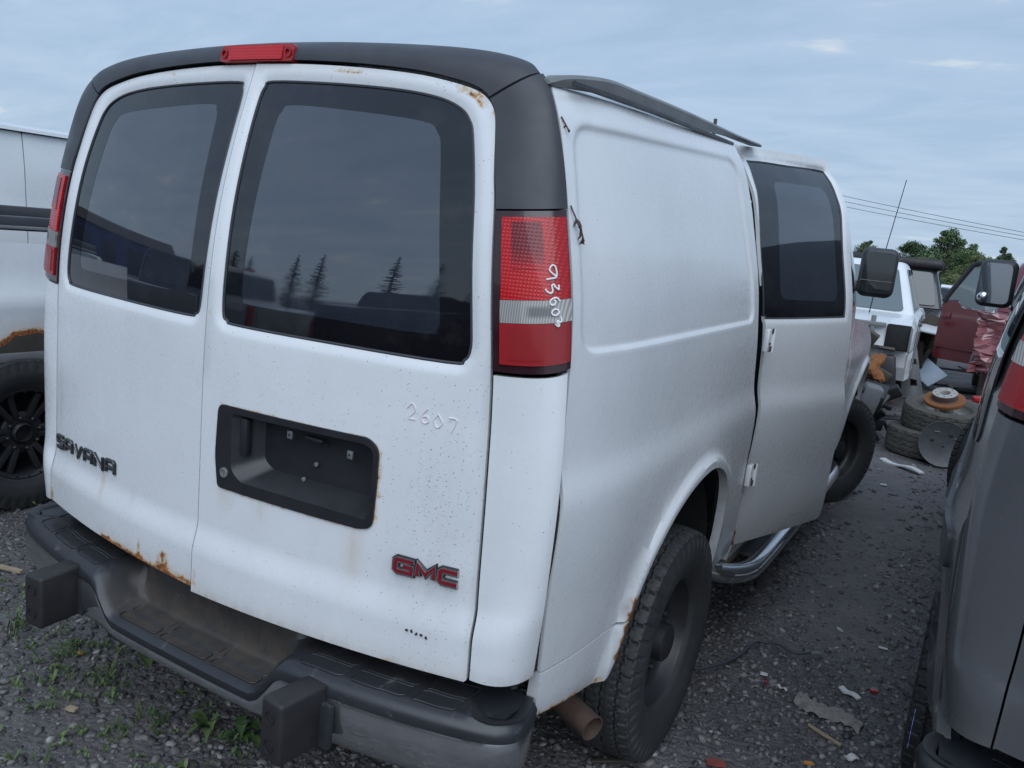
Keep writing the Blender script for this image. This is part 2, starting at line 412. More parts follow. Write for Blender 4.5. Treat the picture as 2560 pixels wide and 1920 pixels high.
def side_surf(sgn=1, stamp=True):
    def f(P):
        y, z = P[:, 0], P[:, 1]
        x = xs(z)
        nose = np.clip((y-4.0)/1.4, 0, 1); x = x-.10*nose**2.5-.036*np.clip((.52-y)/.35, 0, 1.2)**2
        for A in (ARCH, ARCHF):
            m = np.abs(y-A[:, 0].mean()) < .62
            if m.any():
                d = pdist(P[m], A, False); x[m] += .020*(1-sst(d, .022, .05))+.004*(1-sst(d, .03, .12))
        if stamp:
            m = (y < 1.7) & (z > 1.2)
            if m.any():
                ins = inpoly(P[m], STAMP); d = pdist(P[m], STAMP); sd_ = np.where(ins, -d, d)
                up_ = sst(z[m], 1.5, 1.75)
                wdt = .009+.011*up_
                x[m] -= .010*(1-sst(sd_, -wdt, wdt*.2))
        return np.stack([sgn*x, y, warp(y, z)], 1)
    return f
SR, SL = side_surf(1), side_surf(-1)
# stamp edge refinement points
def rings(poly, ds, sp_):
    P = resample(poly, sp_); t_ = np.roll(P, -1, 0)-np.roll(P, 1, 0); t_ /= np.linalg.norm(t_, axis=1)[:, None]+1e-12; n_ = np.stack([t_[:, 1], -t_[:, 0]], 1)
    if inpoly(P[:1]+n_[:1]*.002, poly)[0]: n_ = -n_
    return np.vstack([P+n_*d for d in ds])
_ref = rings(STAMP, (.012, .004, -.001, -.006, -.011, -.017, -.024, -.034), .012)
_refA = np.vstack([resample(ARCH, .014, False)+[0, k] for k in (.012, .024, .036, .05, .065)])
def gauss(P, c, s): return np.exp(-(((P-np.array(c))/np.array(s))**2).sum(1))
def line(P, pts, w): return np.clip(1-pdist(P, np.array(pts, float), False)/w, 0, 1)
def z0(P): return np.zeros(len(P))

DOOR = [(.005, .600), (.40, .607), (.800, .613), (.806, .619), (.803, .74), (.799, .83), (.793, 1.09), (.784, 1.30), (.766, 1.46), (.742, 1.64), (.726, 1.716), (.709, 1.80), (.695, 1.848), (.671, 1.876), (.638, 1.893), (.578, 1.908), (.483, 1.924), (.333, 1.937), (.168, 1.945), (.004, 1.947)]
DR_EDGE = spline(DOOR[3:], 5)                    # right edge and top
DOORP = np.vstack([DOOR[:3], DR_EDGE])
GLASS = spline([(.064, 1.904), (.238, 1.901), (.396, 1.893), (.493, 1.884), (.564, 1.871), (.612, 1.852), (.637, 1.83), (.655, 1.795), (.686, 1.675), (.709, 1.525), (.727, 1.40), (.730, 1.352), (.718, 1.328), (.68, 1.318), (.38, 1.316), (.097, 1.315), (.062, 1.322), (.045, 1.345), (.040, 1.48), (.036, 1.65), (.034, 1.84), (.042, 1.89)], 4, True)
FRIT = spline([(.108, 1.78), (.119, 1.832), (.145, 1.848), (.307, 1.841), (.52, 1.823), (.567, 1.80), (.587, 1.755), (.62, 1.60), (.650, 1.42), (.648, 1.385), (.62, 1.372), (.36, 1.370), (.135, 1.370), (.106, 1.385), (.100, 1.48)], 4, True)
PLATE = roundpoly([(.066, 1.113), (.060, .985), (.072, .905), (.500, .905), (.537, .913), (.541, 1.00), (.541, 1.095), (.515, 1.117)], [.02, .02, .012, .01, .02, .01, .03, .02], 4)
def rear_surf(sgn=1, lower=0.0):
    def f(P):
        x, z = P[:, 0], P[:, 1]; y = yrear(x, z)
        d = pdist(P, GLASS); ins = inpoly(P, GLASS); sd_ = np.where(ins, -d, d)
        y = y+.009*(1-sst(sd_, -.004, .026))
        return np.stack([sgn*x, y-lower, z], 1)
    return f
_gref = rings(GLASS, (.006, .013, .020, .028, .038), .013)
_bref = np.array([(x, z) for x in np.arange(.01, .8, .018) for z in np.arange(.70, .81, .009)])

# strip that wraps the rear corner: inner edge = door outline, outer edge = body side / roof
_IO = [  # I(x,z)          M control            O outer
    ((.806, .619), (.905, .098, .612), (.915, .205, .620)), ((.803, .74), (.922, .090, .742), (.930, .185, .745)),
    ((.799, .83), (.930, .108, .832), (.937, .175, .835)), ((.793, 1.09), (.938, .114, 1.09), (.944, .163, 1.09)),
    ((.784, 1.30), (.924, .114, 1.305), (.931, .164, 1.325)), ((.766, 1.46), (.903, .120, 1.47), (.909, .172, 1.48)),
    ((.742, 1.64), (.862, .128, 1.648), (.870, .183, 1.655)), ((.726, 1.716), (.842, .140, 1.735), (.850, .186, 1.745)),
    ((.709, 1.80), (.815, .155, 1.835), (.817, .192, 1.845)), ((.695, 1.848), (.787, .163, 1.895), (.786, .204, 1.905)),
    ((.671, 1.876), (.750, .168, 1.933), (.750, .221, 1.942)), ((.638, 1.893), (.71, .168, 1.957), (.712, .238, 1.963)),
    ((.578, 1.908), (.625, .162, 1.978), (.628, .255, 1.985)), ((.483, 1.924), (.51, .152, 1.992), (.512, .27, 2.000)),
    ((.333, 1.937), (.345, .143, 2.002), (.345, .283, 2.012)), ((.168, 1.945), (.172, .137, 2.008), (.172, .289, 2.019)), ((.0, 1.947), (.0, .134, 2.010), (.0, .29, 2.022))]
_Is = spline([i for i, m, o in _IO], 10); _Ms = spline([m for i, m, o in _IO], 10); _Os = spline([o for i, m, o in _IO], 10)
_s = np.linspace(0, len(_IO)-1, len(_Is))
def strip_surf(sgn=1, off=0.0):
    def f(P):
        t, s = P[:, 0], P[:, 1]
        g = lambda A: np.stack([np.interp(s, _s, A[:, k]) for k in range(A.shape[1])], 1)
        I = g(_Is); Mm = g(_Ms); O = g(_Os)
        # step the inner edge out of the door by a small gap
        I3 = np.stack([I[:, 0]+.005*np.clip((8.5-s)/2, 0, 1), yrear(I[:, 0], I[:, 1]), I[:, 1]+.005*np.clip((s-8)/2, 0, 1)], 1)
        t_ = t[:, None]
        X = (1-t_)**2*I3+2*t_*(1-t_)*Mm+t_*t_*O
        X = X.copy(); X[:, 0] *= sgn
        return X
    return f
def grid_panel(name, surf, t0, t1, s0, s1, nt_, ns, mat, parent, depth=.012, off=0, border=None, attr=None, sharp=38):
    T, S = np.meshgrid(np.linspace(t0, t1, nt_), np.linspace(s0, s1, ns)); P = np.stack([T.ravel(), S.ravel()], 1)
    X = surf(P); e_ = 1e-3
    N = np.cross(surf(P+[e_, 0])-X, surf(P+[0, e_])-X); N /= np.linalg.norm(N, axis=1)[:, None]+1e-12
    C_ = X.mean(0); C_ = np.array([0, 2.5, 1.2])
    if ((X-C_)*N).sum() < 0: N = -N
    X = X+N*off
    V = list(X); F = [(j*nt_+i, j*nt_+i+1, (j+1)*nt_+i+1, (j+1)*nt_+i) for j in range(ns-1) for i in range(nt_-1)]
    if depth:
        rim = [i for i in range(nt_)]+[j*nt_+nt_-1 for j in range(1, ns)]+[(ns-1)*nt_+i for i in range(nt_-2, -1, -1)]+[j*nt_ for j in range(ns-2, 0, -1)]
        b = len(V); V += [X[i]-N[i]*depth for i in rim]; n = len(rim)
        F += [(rim[k], rim[(k+1) % n], b+(k+1) % n, b+k) for k in range(n)]
        P = np.vstack([P, P[rim]])
    at = {k: fn(P) for k, fn in attr.items()} if attr else None
    return mesh(name, V, F, mat, parent, attrs=at, sharp=sharp)

# ---- wheels
def tyre_mesh(Rr=.375, w=.24, rim=.208, n=368, m=64, pitch=46, style=0):
    """revolved tyre with tread blocks cut between zig-zag grooves; axis x"""
    half = w/2
    side = [(rim-.004, .34*w), (rim+.006, .40*w), (rim+.02, .43*w), (rim+.045, .475*w), ((rim+Rr)/2, .50*w), (Rr-.045, .487*w), (Rr-.022, .465*w)]
    side = spline(side, 3)
    hs = np.linspace(.455*w, -.455*w, m)
    prof = [(r, h, 0) for r, h in side]+[(Rr-.011*abs(h/(.455*w))**4, h, 1) for h in hs]+[(r, -h, 0) for r, h in side[::-1]]
    prof = np.array(prof); k = len(prof)
    th = np.linspace(0, 2*np.pi, n, endpoint=False)
    T, I = np.meshgrid(th, np.arange(k), indexing='ij')
    r = prof[I, 0].copy(); h = prof[I, 1]; tr = prof[I, 2]
    q = h/w; ph = T/(2*np.pi)*pitch
    zig = .010*(np.abs(((ph*2) % 2)-1)*2-1) if style == 0 else .016*np.sin(2*np.pi*ph)
    g = np.zeros_like(r)
    for c in (-.30, -.11, .09, .29): g = np.maximum(g, (np.abs(q-c-zig) < .014).astype(float))
    rib = np.floor((q+.5)*5.2)
    lat = ((ph+rib*.37+q*1.2) % 1.0)
    g = np.maximum(g, ((lat < .13) & ((rib.astype(int) % 2 == 0) | (np.abs(q) > .27))).astype(float))
    g = np.maximum(g, .35*((((ph*2+rib*.2-q*2.2) % 1.0) < .14)).astype(float))
    r = r-.0085*g*tr
    # shoulder lugs run down the sidewall
    sh = ((r > Rr-.06) & (tr < .5)); r = r-np.where(sh & (((ph+.2) % 1.0) < .22), .004, 0)
    h2 = h-np.where(sh & (((ph+.2) % 1.0) < .3), .004*np.sign(h), 0)
    V = np.stack([h2.ravel(), (r*np.cos(T)).ravel(), (r*np.sin(T)).ravel()], 1)
    F = []
    for i in range(n):
        j = (i+1) % n
        for c in range(k-1): F.append((i*k+c, j*k+c, j*k+c+1, i*k+c+1))
    return V, F
def wheel_objs(name, parent, loc, steer=0, tilt=0, data=None, rimname='rim'):
    w = bpy.data.objects.new(name, None); COL.objects.link(w); w.parent = parent; w.location = loc; w.rotation_euler = (tilt, 0, steer)
    return w
_V, _F = tyre_mesh(); _t = mesh('tyre', _V, _F, MT['rubber'], sharp=30); TYRE_HI = _t.data; bpy.data.objects.remove(_t)
_V, _F = tyre_mesh(.385, .26, .225, 200, 40, 48, 1); _t = mesh('tyre', _V, _F, MT['rubber'], sharp=30); TYRE_TRUCK = _t.data; bpy.data.objects.remove(_t)
_V, _F = tyre_mesh(.36, .24, .205, 160, 34, 44, 0); _t = mesh('tyre', _V, _F, MT['rubberd'], sharp=30); TYRE_OLD = _t.data; bpy.data.objects.remove(_t)
def steel_rim():
    g = Geo()
    prof = [(.213, .075), (.222, .086), (.224, .092), (.219, .094), (.208, .088), (.203, .070), (.199, .040), (.190, .026), (.180, .018), (.172, .012)]
    g.add(*lathem(prof, 64))
    ring = [(.172, .012), (.168, .018)]
    # disc with hand holes
    out = np.array([(.172*math.cos(a), .172*math.sin(a)) for a in np.linspace(0, 2*np.pi, 64, endpoint=False)])
    inn = np.array([(.062*math.cos(a), .062*math.sin(a)) for a in np.linspace(0, 2*np.pi, 32, endpoint=False)])
    holes = [inn]
    for i in range(8):
        a = i*math.pi/4; c = np.array((.147*math.cos(a), .147*math.sin(a))); e1 = np.array((math.cos(a), math.sin(a))); e2 = np.array((-e1[1], e1[0]))
        holes.append(np.array([c+e1*.011*math.cos(b)+e2*.021*math.sin(b) for b in np.linspace(0, 2*np.pi, 12, endpoint=False)]))
    def sf(P):
        r = np.hypot(P[:, 0], P[:, 1]); h = np.interp(r, [.06, .08, .10, .125, .15, .172], [.055, .052, .045, .030, .020, .012])
        return np.stack([h, P[:, 0], P[:, 1]], 1)
    o = panel('rim_disc', out, sf, MT['steelb'], None, holes, sp=.012, depth=.006)
    g.add([v.co[:] for v in o.data.vertices], [p.vertices[:] for p in o.data.polygons]); bpy.data.objects.remove(o)
    g.add(*lathem([(.062, .055), (.060, .085), (.050, .092), (.0, .093)], 32))
    for i in range(8):
        a = (i+.5)*math.pi/4
        V, F = lathem([(.010, .040), (.010, .058), (.006, .062), (0, .062)], 6); g.add([(v[0], v[1]+.085*math.cos(a), v[2]+.085*math.sin(a)) for v in V], F)
    g.add(*lathem([(.200, -.085), (.195, .02), (.0, .0)], 40))
    return g
_o = steel_rim().build('rim', MT['steelb']); RIM_STEEL = _o.data; bpy.data.objects.remove(_o)
_o = Geo().add(*lathem([(.2235, .0905), (.2245, .093), (.2195, .0952), (.217, .0935)], 64)).build('rim_edge', MT['brown']); RIM_EDGE = _o.data; bpy.data.objects.remove(_o)
def link(name, data, parent):
    o = bpy.data.objects.new(name, data); COL.objects.link(o); o.parent = parent; return o
def wheel(parent, loc, steer=0, tyre=None, rim=None, spin=0, edge=True):
    w = wheel_objs('wheel', parent, loc, steer)
    if spin: w.rotation_euler[0] = spin
    link('tyre', tyre or TYRE_HI, w); r_ = link('rim', rim or RIM_STEEL, w)
    if edge: link('rim_edge', RIM_EDGE, w)
    return w

# ---- stroke lettering
def stroke(path, w, surf, h=.004, closed=False, base=0.0):
    """extruded thick polyline laid on surf(P)->(X,N)"""
    P = np.array(path, float); n = len(P); Lf = []; Rg = []
    for i in range(n):
        a = P[i-1] if (i > 0 or closed) else None; b = P[(i+1) % n] if (i < n-1 or closed) else None
        d1 = (P[i]-a)/np.linalg.norm(P[i]-a) if a is not None else None; d2 = (b-P[i])/np.linalg.norm(b-P[i]) if b is not None else None
        if d1 is None: d1 = d2
        if d2 is None: d2 = d1
        n1_ = np.array((-d1[1], d1[0])); n2_ = np.array((-d2[1], d2[0])); m_ = n1_+n2_; ln = np.linalg.norm(m_)
        m_ = n1_ if ln < .2 else m_/ln/max(.80, (m_/ln)@n1_)
        Lf.append(P[i]+m_*w/2); Rg.append(P[i]-m_*w/2)
    Q = np.array(Lf+Rg); X, N = surf(Q)
    V = list(X+N*base)+list(X+N*(base+h)); F = []; k = 2*n
    for i in range(n if closed else n-1):
        j = (i+1) % n
        F += [(k+i, k+j, k+n+j, k+n+i), (i, j, k+j, k+i), (n+j, n+i, k+n+i, k+n+j)]
    if not closed: F += [(0, k, k+n, n), (n-1, n+n-1, k+n+n-1, k+n-1)]
    return V, F
LET = {
 'G': [[(1, .86), (1, 1), (.12, 1), (0, .86), (0, .14), (.12, 0), (1, 0), (1, .5), (.48, .5)]],
 'M': [[(0, 0), (0, 1), (.5, .25), (1, 1), (1, 0)]],
 'C': [[(1, 1), (.12, 1), (0, .86), (0, .14), (.12, 0), (1, 0)]],
 'S': [[(1, 1), (.1, 1), (0, .9), (0, .6), (.1, .5), (.9, .5), (1, .4), (1, .1), (.9, 0), (0, 0)]],
 'A': [[(0, 0), (0, .85), (.12, 1), (.88, 1), (1, .85), (1, 0)], [(0, .42), (1, .42)]],
 'V': [[(0, 1), (.5, 0), (1, 1)]],
 'N': [[(0, 0), (0, 1), (1, 0), (1, 1)]],
}
def word(txt, x0, x1, zb, zt, surf, w, h, parent, name, mat, mat2=None, gapf=.28, slant=0, inset=.55):
    n = len(txt); cell = (x1-x0)/(n-gapf)
    for i, ch in enumerate(txt):
        lx = x0+i*cell; lw = cell*(1-gapf); g = Geo(); g2 = Geo()
        for pth in LET[ch]:
            pp = [(lx+u*lw, zb+v*(zt-zb)+slant*(lx+u*lw-x0)) for u, v in pth]
            g.add(*stroke(pp, w, surf, h)); g2.add(*stroke(pp, w*inset, surf, .0012, base=h))
        g.build(name, mat, parent, smooth=False)
        if mat2: g2.build(name, mat2, parent, smooth=False)
def rsurf(sgn=1, off=0.0, add=0.0):
    f = rear_surf(sgn)
    def s(Q):
        P = np.array(Q, float).copy(); X = f(P); e_ = 1e-3
        N = np.cross(f(P+[e_, 0])-X, f(P+[0, e_])-X); N /= np.linalg.norm(N, axis=1)[:, None]
        N[N[:, 1] > 0] *= -1
        return X+N*off, N
    return s

def build_van(root, main=True):
    V_ = {}
    pw = MT['white']
    # --- sides
    rb = [(.213, .625), (.193, .75), (.183, .84), (.171, 1.09), (.172, 1.33), (.180, 1.48), (.191, 1.655), (.194, 1.745), (.200, 1.845), (.214, 1.905)]
    fil = np.array([(y_-.030, z_) for y_, z_ in rb[:6]]+[(y_-.001, z_) for y_, z_ in rb[:6][::-1]])
    for sg in (1, -1): panel('seam_shade', fil, side_surf(sg, False), MT['dark'], root, sp=.05, depth=0, off=-.009, flip=sg < 0)  # dark strip behind the corner seam; the gap's shade put into colour
    arch_in = ARCH[(ARCH[:, 1] > .62)]
    outl = np.vstack([spline(rb, 3), [(1.0, 1.905), (1.452, 1.905), (1.474, 1.858), (1.50, 1.78), (1.52, 1.70), (1.528, 1.60), (1.532, 1.48), (1.545, 1.36), (1.575, 1.25), (1.605, 1.10), (1.665, .865), (1.74, .68), (1.83, .44), (1.445, .43)], ARCH[::-1][(ARCH[::-1][:, 1] > .44) & (ARCH[::-1][:, 0] > 1.0)], arch_in[::-1][arch_in[::-1][:, 0] < 1.0], [(.6255, .6195)]])
    at = {'rust': lambda P: .75*line(P, [(.60, .50), (.612, .60), (.635, .66)], .035)+.45*line(P, [(1.83, .44), (1.80, .60)], .02),
          'grime_shade': lambda P: .22*(1-sst(P[:, 1], .42, .9))+.5*line(P, ARCH+[0, .02], .035)*sst(P[:, 0], 1.2, 1.45)+.10*line(P, STAMP, .02),
          'speck': lambda P: .10*(1-sst(P[:, 1], .5, 1.2))}
    s_r = panel('body_side', outl, SR, pw, root, sp=.021, depth=.03, extra=np.vstack([_ref, _refA]), attr=at)
    sill = np.array([(.216, .617), (.40, .6155), (.622, .612), (.604, .53), (.588, .455), (.55, .45), (.232, .497)])
    at2 = {'rust': lambda P: .62*line(P, [(.19, .508), (.35, .48), (.56, .455)], .016)+.85*line(P, [(.600, .52), (.612, .60)], .03), 'grime_shade': lambda P: .3*line(P, [(.19, .505), (.58, .45)], .05)}
    panel('rear_sill', sill, SR, pw, root, sp=.02, depth=.03, attr=at2)
    # left side, closed, full length
    outL = np.vstack([spline(rb, 3), [(3.9, 1.905), (4.0, 1.25), (5.15, 1.15), (5.2, .5)], ARCHF[::-1][ARCHF[::-1][:, 1] > .42], [(3.0, .42), (1.5, .42)], ARCH[::-1][ARCH[::-1][:, 1] > .42], [(.19, .5)]])
    panel('body_side', outL, SL, pw, root, sp=.035, depth=.03, flip=True)
    # --- roof
    V = []; F = []; ny, nx = 26, 25
    for j in range(ny):
        for i in range(nx):
            u = -1+2*i/(nx-1); ax = abs(.785*u)
            ys = np.interp(ax, [0, .17, .345, .51, .628, .712, .75, .786], [.287, .286, .28, .267, .252, .235, .218, .201])
            y = ys+(4.05-ys)*(j/(ny-1))**1.6; x = u*(.785+.03*min(1, max(0, (y-.2)/.4))-.10*min(1, max(0, (y-1.40)/.15))); z = 1.905+(2.022-1.905)*(1-abs(u)**3.2)
            dip = 1 if y < 3.2 else 1
            V.append((x, y, float(warp(np.array(y-.28*u*u*0-.28*(1-abs(u)**3)), np.array(z)))+.001))
    F = [(j*nx+i, j*nx+i+1, (j+1)*nx+i+1, (j+1)*nx+i) for j in range(ny-1) for i in range(nx-1)]
    mesh('roof', V, F, pw, root)
    # --- rear corners, tail lights, pillar trims (both sides)
    st0 = [0, 4.10, 6.02, 9.75, 16]
    for sg in (1, -1):
        sf = strip_surf(sg)
        grid_panel('corner_panel', sf, .0, .955, .0, 4.04, 12, 34, pw, root, off=.0, depth=.02,
                   attr={'grime_shade': lambda P: .35*(1-sst(P[:, 1], 0, .35)), 'rust': lambda P: .36*(1-sst(P[:, 1], 0, .10))*(P[:, 0] > .6), 'speck': lambda P: .04+0*P[:, 0]})
        tl = grid_panel('tail_light', sf, .0, .99, 4.09, 6.04, 12, 22, MT['lenscase'], root, off=.004, depth=.03)
        def dk(P): return .75*sst(P[:, 0], .20, .24)*(1-sst(P[:, 0], .50, .56))*sst(P[:, 1], 5.38, 5.44)*(1-sst(P[:, 1], 5.72, 5.86)) + .28*sst(P[:, 0], .55, .62)  # bulb area behind the lens, its dark depth put into the colour
        def dk2(P): return .35*sst(P[:, 0], .5, .56)+0*P[:, 0]
        grid_panel('red_lens', sf, .07, .93, 5.03, 5.94, 26, 30, MT['redlens'], tl, off=.009, depth=.008, attr={'grime_shade': dk})
        def ck(P): return .7*sst(P[:, 0], .28, .36)*(1-sst(P[:, 0], .6, .7))*sst(P[:, 1], 4.80, 4.84)*(1-sst(P[:, 1], 4.93, 4.97))+.25*(P[:, 0] < .25)
        grid_panel('clear_lens', sf, .065, .95, 4.74, 5.025, 26, 12, MT['clearlens'], tl, off=.010, depth=.010, attr={'grime_shade': ck})
        grid_panel('red_lens', sf, .06, .93, 4.19, 4.735, 14, 14, MT['redplain'], tl, off=.009, depth=.008, attr={'grime_shade': dk2})
        grid_panel('reflector', sf, .13, .50, 4.25, 4.68, 8, 8, MT['redplain'], tl, off=.0105, depth=.004, attr={'grime_shade': lambda P: .25+0*P[:, 0]})
        grid_panel('reflector', sf, .17, .52, 5.36, 5.88, 14, 14, MT['redlens'], tl, off=.0105, depth=.004, attr={'grime_shade': lambda P: .55+.35*sst(P[:, 1], 5.4, 5.6)-.5*(1-sst(P[:, 1], 5.36, 5.45))})
        grid_panel('pillar_trim', sf, .0, 1.0, 6.07, 9.70, 14, 44, MT['trim'], root, off=.006, depth=.025)
        V_['tl%d' % sg] = tl
    # roof trim is one piece across both halves
    Vt = []; ns, nt_ = 60, 14
    for k in range(2*ns-1):
        s_ = 9.76+(16-9.76)*(k/(ns-1)) if k < ns else 16-(16-9.76)*((k-ns+1)/(ns-1))
        sg = 1 if k < ns else -1
        X = strip_surf(sg)(np.array([(t_, s_) for t_ in np.linspace(0, 1.0, nt_)])); Vt += [X[i]+np.array((0, -.007, .004)) for i in range(nt_)]
    nk = 2*ns-1
    Ft = [(k*nt_+i, k*nt_+i+1, (k+1)*nt_+i+1, (k+1)*nt_+i) for k in range(nk-1) for i in range(nt_-1)]
    b0 = len(Vt)   # lower return lip and end closings
    Vt += [np.array(Vt[k*nt_])+np.array((0, .03, .0)) for k in range(nk)]
    Ft += [(k*nt_, (k+1)*nt_, b0+k+1, b0+k) for k in range(nk-1)]
    for k in (0, nk-1):
        b = len(Vt); Vt += [np.array(Vt[k*nt_+i])+np.array((0, .02, -.012)) for i in range(nt_)]
        Ft += [(k*nt_+i, k*nt_+i+1, b+i+1, b+i) for i in range(nt_-1)]
    mesh('roof_trim', Vt, Ft, MT['trim'], root)
    # high brake light on the trim
    def chs(P): return np.stack([P[:, 0], .124+.20*(P[:, 1]-1.955)+.06*(P[:, 0]/.8)**2, P[:, 1]], 1)
    bl = panel('brake_light', roundpoly([(-.130, 1.952), (.126, 1.952), (.124, 1.993), (-.128, 1.993)], [.010]*4, 3), chs, MT['redplain'], root, sp=.02, depth=.028)
    def chs2(P): return chs(P)+np.array((0, -.004, 0))
    panel('red_lens', roundpoly([(-.096, 1.956), (.092, 1.956), (.091, 1.989), (-.095, 1.989)], .003, 2), chs2, MT['redlens'], bl, sp=.015, depth=.006)
    for x_ in (-.113, .109):
        V, F = lathem([(.011, 0), (.012, -.004), (.007, -.004), (.006, .003), (0, .003)], 14, axis='x')
        cc = chs(np.array([(x_, 1.972)]))[0]; mesh('screw_cap', [(v[1]+cc[0], cc[1]+v[0]-.001, v[2]+cc[2]) for v in V], F, MT['redplain'], bl)
    # --- rear doors
    for sg in (1, -1):
        name = 'rear_door'
        low = .005 if sg > 0 else 0
        sf = rear_surf(sg, low)
        outl = DOORP.copy()
        if sg < 0:
            outl[:3, 1] += .010; outl[:, 0] = np.where(outl[:, 0] < .01, outl[:, 0]+.006, outl[:, 0])
        else: outl[0, 0] = -.002; outl[-1, 0] = -.002
        if sg > 0:
            at = {'rust': lambda P: .74*line(P, [(.60, 1.897), (.655, 1.877), (.69, 1.845)], .016)+.5*line(P, [(.25, 1.93), (.34, 1.925)], .010)+.5*line(P, np.vstack([PLATE, PLATE[:1]]), .009)+.42*line(P, [(.02, .605), (.79, .618)], .011)+.5*line(P, [(.005, .60), (.003, .68)], .01)+.34*line(P, [(.005, .9), (.004, 1.9)], .006)+.45*line(P, [(.30, .79), (.42, .795)], .006),
                  'stain': lambda P: .42*gauss(P, (.49, .84), (.022, .07))+.30*gauss(P, (.09, .88), (.02, .03))+.3*gauss(P, (.21, .88), (.018, .04))+.12*sst(P[:, 1], 1.90, 1.94)+.15*line(P, [(.02, .605), (.79, .618)], .04),
                  'speck': lambda P: .10+.85*gauss(P, (.70, 1.02), (.13, .20))+.25*sst(P[:, 0], .5, .75)*(P[:, 1] < 1.3)+.2*gauss(P, (.3, 1.18), (.3, .06)),
                  'grime_shade': lambda P: .26*line(P, DOORP, .010)+.14*gauss(P, (.70, .98), (.10, .18))+.45*gauss(P, (.68, .835), (.10, .030))+.20*gauss(P, (.68, .76), (.09, .06))+.16*(1-sst(P[:, 1], .6, .68))+.28*line(P, GLASS, .012)*sst(P[:, 1], 1.5, 1.85)+.3*line(P, [(.0, 1.2), (.0, 1.4)], .03)}
        else:
            at = {'rust': lambda P: .80*line(P, [(.0, .615), (.22, .618), (.42, .62)], .020)+.45*line(P, [(.40, .62), (.79, .63)], .012)+.62*gauss(P, (.13, .65), (.035, .030))+.5*gauss(P, (.24, .645), (.012, .03))+.5*line(P, [(.80, .62), (.80, .66)], .02)+.4*gauss(P, (.54, 1.905), (.012, .014))+.4*gauss(P, (.33, 1.925), (.012, .014))+.3*line(P, [(.004, .62), (.004, .8)], .008),
                  'stain': lambda P: .5*gauss(P, (.46, .775), (.007, .05))+.25*gauss(P, (.72, .76), (.008, .05))+.3*line(P, [(.0, .62), (.45, .625)], .035)+.12*sst(P[:, 1], 1.90, 1.94),
                  'speck': lambda P: .06+.2*(1-sst(P[:, 1], .62, .72)),
                  'grime_shade': lambda P: .26*line(P, DOORP, .010)+.16*(1-sst(P[:, 1], .6, .70))+.40*line(P, GLASS, .012)*sst(P[:, 1], 1.6, 1.9)+.25*gauss(P, (.76, .95), (.012, .12))+.2*gauss(P, (.3, .77), (.01, .03))}
        dr = panel(name, outl, sf, pw, root, holes=[GLASS]+([PLATE] if sg > 0 else []), sp=.0185, depth=.016, extra=np.vstack([_gref, _bref]), attr=at, flip=sg < 0)
        V_['door%d' % sg] = dr
        def gl(P, sg=sg, low=low, k=.0):
            y = yrear(P[:, 0], P[:, 1])+.010-low
            return np.stack([sg*P[:, 0], y+k, P[:, 1]], 1)
        GS = (GLASS-GLASS.mean(0))*.996+GLASS.mean(0)
        panel('window_border', GS, gl, MT['frit'], dr, holes=[FRIT], sp=.03, depth=.004, flip=sg < 0)
        panel('window', FRIT, lambda P: gl(P, k=.0004), MT['glass'], dr, sp=.03, depth=.003, flip=sg < 0)
        # rubber seal
        sealp = gl(resample(GLASS, .02), k=-.001)
        Gs = Geo(); pp = list(sealp)+[sealp[0]]; Gs.tube(pp, .0035, 6, False); Gs.build('window_seal', MT['trim'], dr)
    # jamb strip behind the door split
    jz = np.linspace(.62, 1.94, 14); mesh('door_jamb', [(x_, float(yrear(0., z_))+.03, z_) for z_ in jz for x_ in (-.03, .03)], [(2*i, 2*i+1, 2*i+3, 2*i+2) for i in range(13)], MT['dark'], root)
    # --- licence plate recess on the right door
    dr = V_['door1']; low = .006
    def ps(off):
        def f(P): return np.stack([P[:, 0], yrear(P[:, 0], P[:, 1])-low-off, P[:, 1]], 1)
        return f
    big = (PLATE-PLATE.mean(0))*np.array((1.012, 1.03))+PLATE.mean(0)
    inner = roundpoly([(.112, 1.100), (.114, .955), (.150, .932), (.526, .928), (.531, 1.00), (.530, 1.092), (.506, 1.105)], [.012, .02, .012, .012, .02, .02, .015], 4)
    pr = panel('plate_recess', big, ps(.004), MT['recess'], dr, holes=[inner], sp=.02, depth=.01)
    back = (inner-inner.mean(0))*np.array((.86, .78))+inner.mean(0)+np.array((.022, .016)); n = len(inner)
    A = ps(.004)(inner); B = ps(-.052)(back); Vw = list(A)+list(B); Fw = [(i, (i+1) % n, n+(i+1) % n, n+i) for i in range(n)]+[tuple(range(n, 2*n))]
    mesh('recess_tray', Vw, Fw, MT['recess'], pr, sharp=25)
    g = Geo(); f0 = ps(.0)
    def at3(x, z, off): return Vector(ps(off)(np.array([(x, z)]))[0])
    g.box(at3(.145, 1.045, -.012), (.022, .020, .095), .004); g.build('door_handle', MT['recess'], pr)
    g = Geo(); c = at3(.093, .945, .004); V, F = lathem([(.013, 0), (.013, .004), (.009, .005), (.008, .002), (0, .002)], 18); g.add([(v[1]+c.x, c.y-v[0], v[2]+c.z) for v in V], F)
    g.box((c.x, c.y-.003, c.z), (.003, .003, .011)); g.build('lock', MT['rail'], pr)
    for x_, z_ in ((.272, 1.075), (.448, 1.062)):
        g = Geo(); c = at3(x_, z_, -.025); g.box(c, (.017, .006, .020), .002); g.build('plate_clip', MT['greymetal'], pr)
        g = Geo(); g.box(c+Vector((0, -.0035, 0)), (.005, .002, .005), .001); g.build('clip_hole', MT['dark'], pr)
